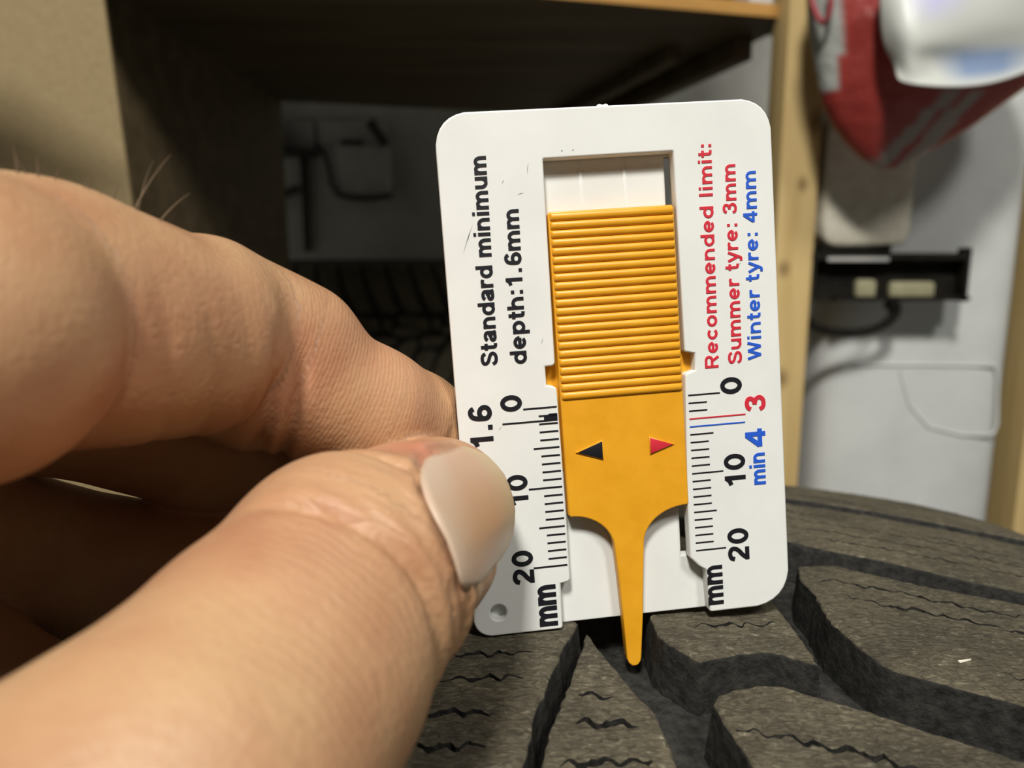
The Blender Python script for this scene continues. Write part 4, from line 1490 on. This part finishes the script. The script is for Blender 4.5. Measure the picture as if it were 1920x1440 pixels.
# print colours of the film, by place on the sack (grey ovals and stripes on red)
zt_ = {y: onplane(1700, y, BY).z for y in (0, 60, 100, 172, 180, 240, 300)}
xa = onplane(1577, 60, BY).x


def px_of(co):
    d = Vector(co) - CAM
    z = d.dot(FWD)
    return 960 + F * d.dot(RIGHT) / z, 720 - F * d.dot(UP) / z


sub = bag.data
catt = sub.color_attributes.new('print', 'FLOAT_COLOR', 'POINT')
RED, PALE, STR = (0.30, 0.035, 0.028), (0.40, 0.42, 0.39), (0.30, 0.25, 0.23)
for i, vv in enumerate(sub.vertices):
    x, y = px_of(vv.co)
    c_ = RED
    if x < 1576 and y < 172 and (y < 140 or ((x - 1550) / 26) ** 2 + ((y - 140) / 34) ** 2 < 1): c_ = PALE
    if 165 < y < 320 and vv.co.y < BY:
        t = x + 0.95 * (y - 170)
        if 1768 < t < 1800 or 1815 < t < 1850: c_ = STR
    catt.data[i].color = (*c_, 1)
# letter on the pale panel of the sack
bm = bmesh.new()
lt = []
for (x, y) in ((1518, -30), (1524, 10), (1534, 34), (1544, 44), (1552, 34), (1558, 10), (1556, -30)):
    q = (x - (1515 + 2010) / 2) / ((2010 - 1515) / 2)
    lt.append(onplane(x, y, BY - 0.05 * math.sqrt(max(0, 1 - q * q)) - 0.002))
tube(bm, lt, 0.0022, 8)
M_redp = new_mat('red_print', (0.30, 0.04, 0.05), 0.5)[0]
lo_ = link('printed_letter', mesh_from_bm('printed_letter', bm, M_redp, 60), bag)
# white folded flap in front of the sack
fl_top = [(1648, -120), (1680, -120), (1760, -120), (1850, -120), (1950, -120), (2030, -120)]
fl = [[(1650, -60), (1690, -60), (1760, -60), (1840, -60), (1930, -60), (2020, -60)],
      [(1650, 0), (1690, 0), (1750, 0), (1830, 0), (1920, 0), (2010, 0)],
      [(1653, 60), (1692, 55), (1740, 50), (1810, 50), (1900, 45), (1990, 40)],
      [(1660, 90), (1698, 90), (1730, 85), (1800, 80), (1880, 78), (1970, 70)],
      [(1678, 115), (1704, 118), (1735, 108), (1800, 104), (1880, 100), (1960, 92)],
      [(1681, 140), (1712, 146), (1755, 140), (1810, 138), (1872, 134), (1950, 112)],
      [(1683, 152), (1715, 160), (1760, 164), (1815, 164), (1872, 156), (1946, 128)]]
dep = [[0.004, 0.012, 0.010, 0.010, 0.010, 0.0], [0.006, 0.020, 0.018, 0.014, 0.014, 0.0], [0.006, 0.026, 0.022, 0.014, 0.012, 0.0], [0.006, 0.022, 0.026, 0.010, 0.006, 0.0],
       [0.007, 0.024, 0.012, 0.004, 0.004, 0.0], [0.012, 0.020, 0.008, 0.006, 0.008, 0.006], [0.014, 0.018, 0.020, 0.022, 0.022, 0.012]]
vs, fs = [], []
for rrow, drow in zip(fl, dep):
    for (x, y), d_ in zip(rrow, drow):
        yy = min(max(y, 0), 318)
        l = np.interp(yy, [r_[0] for r_ in rows], [r_[1] for r_ in rows]); rr = np.interp(yy, [r_[0] for r_ in rows], [r_[2] for r_ in rows])
        q = (x - (l + rr) / 2) / ((rr - l) / 2)
        s_ = math.sqrt(max(0.0, 1 - min(1, q * q)))
        vs.append(onplane(x, y, BY - 0.049 * s_ - 0.006 - d_))
for i in range(len(fl) - 1):
    for j in range(5): fs.append((i * 6 + j, i * 6 + j + 1, (i + 1) * 6 + j + 1, (i + 1) * 6 + j))
M_flap, nt, bb = new_mat('white_film', (0.7, 0.7, 0.68), 0.4)
atn = nd(nt, 'ShaderNodeAttribute', attribute_name='print')
nt.links.new(atn.outputs['Color'], bb.inputs['Base Color'])
fo = link('folded_flap', mesh_py('folded_flap', vs, fs, M_flap, 80), bag)
catt = fo.data.color_attributes.new('print', 'FLOAT_COLOR', 'POINT')
for i, vv in enumerate(fo.data.vertices):
    x, y = px_of(vv.co)
    c_ = (0.62, 0.64, 0.60)
    if 1770 < x < 1900 and 95 < y < 145: c_ = (0.22, 0.30, 0.46)
    if 1700 < x < 1800 and y < 30: c_ = (0.55, 0.55, 0.82)
    catt.data[i].color = (*c_, 1)
md = fo.modifiers.new('sub', 'SUBSURF'); md.levels = 3; md.render_levels = 3
md = fo.modifiers.new('thick', 'SOLIDIFY'); md.thickness = 0.0012
fo['label'] = 'white folded flap with a blue print'

# ------------------------------------------------------------------ things on the dark wall under the shelf
WY = 1.885


def wbox(name, x0, y0, x1, y1, th, mat, label, cat, bev=0.006):
    o = pbox(name, x0, y0, x1, y1, WY - th, th, mat, bev)
    tag(o, label, cat)
    return o


wb = wbox('junction_box', 513, 228, 588, 276, 0.03, M_greyp, 'pale grey box on the dark wall left of the cable', 'box')
hold = empty('wall_holder', onplane(680, 300, WY))
tag(hold, 'grey plastic wall holder with a rounded tray, under the shelf', 'holder')
pbox('back_plate', 596, 225, 720, 300, WY - 0.03, 0.03, M_greyp, 0.008, hold)
pbox('tray', 626, 268, 728, 366, WY - 0.06, 0.06, M_greyp, 0.02, hold)
pbox('slot', 638, 262, 680, 272, WY - 0.064, 0.008, M_cord, 0.002, hold)
bm = bmesh.new()
tube(bm, [onplane(x, y, WY - 0.066) for x, y in ((592, 270), (606, 284), (616, 310), (622, 345), (634, 366), (660, 372), (700, 372), (735, 366))], 0.006, 8)
rel(link('rim', mesh_from_bm('rim', bm, M_cord, 60)), hold)
bm = bmesh.new()
tube(bm, [onplane(x, y, WY - 0.07) for x, y in ((694, 228), (704, 245), (716, 262), (722, 272))], 0.012, 8)
rel(link('latch', mesh_from_bm('latch', bm, M_cord, 60)), hold)
bm = bmesh.new()
tube(bm, [onplane(x, y, WY - 0.012) for x, y in ((330, 424), (390, 418), (440, 402), (500, 376), (560, 353))], 0.009, 8)
o = link('cable', mesh_from_bm('cable', bm, M_cord, 60)); tag(o, 'black cable running obliquely across the dark wall', 'cable')
bm = bmesh.new()
add_box(bm, (onplane(573, 380, WY - 0.01)), ((0.009, 0, 0), (0, 0.004, 0), (0, 0, (onplane(573, 285, WY).z - onplane(573, 470, WY).z) / 2)), 0.002)
o = link('strap', mesh_from_bm('strap', bm, M_cord)); tag(o, 'dark strap hanging straight down the wall beside the cable', 'strap')
bm = bmesh.new()
pts = [(420, 215), (515, 215), (512, 262), (540, 272), (590, 280), (590, 292), (480, 290)]
a = [onplane(x, y, WY - 0.09) for x, y in pts]
f1 = [bm.verts.new(q) for q in a]; f2 = [bm.verts.new(q + Vector((0, 0.045, 0))) for q in a]
bm.faces.new(f1); bm.faces.new(f2[::-1])
for i in range(len(a)): bm.faces.new((f1[i], f2[i], f2[(i + 1) % len(a)], f1[(i + 1) % len(a)]))
bmesh.ops.recalc_face_normals(bm, faces=bm.faces)
o = link('hand_tool', mesh_from_bm('hand_tool', bm, M_cord, 30)); tag(o, 'black pointed tool hanging on the wall beside the pale box', 'tool')
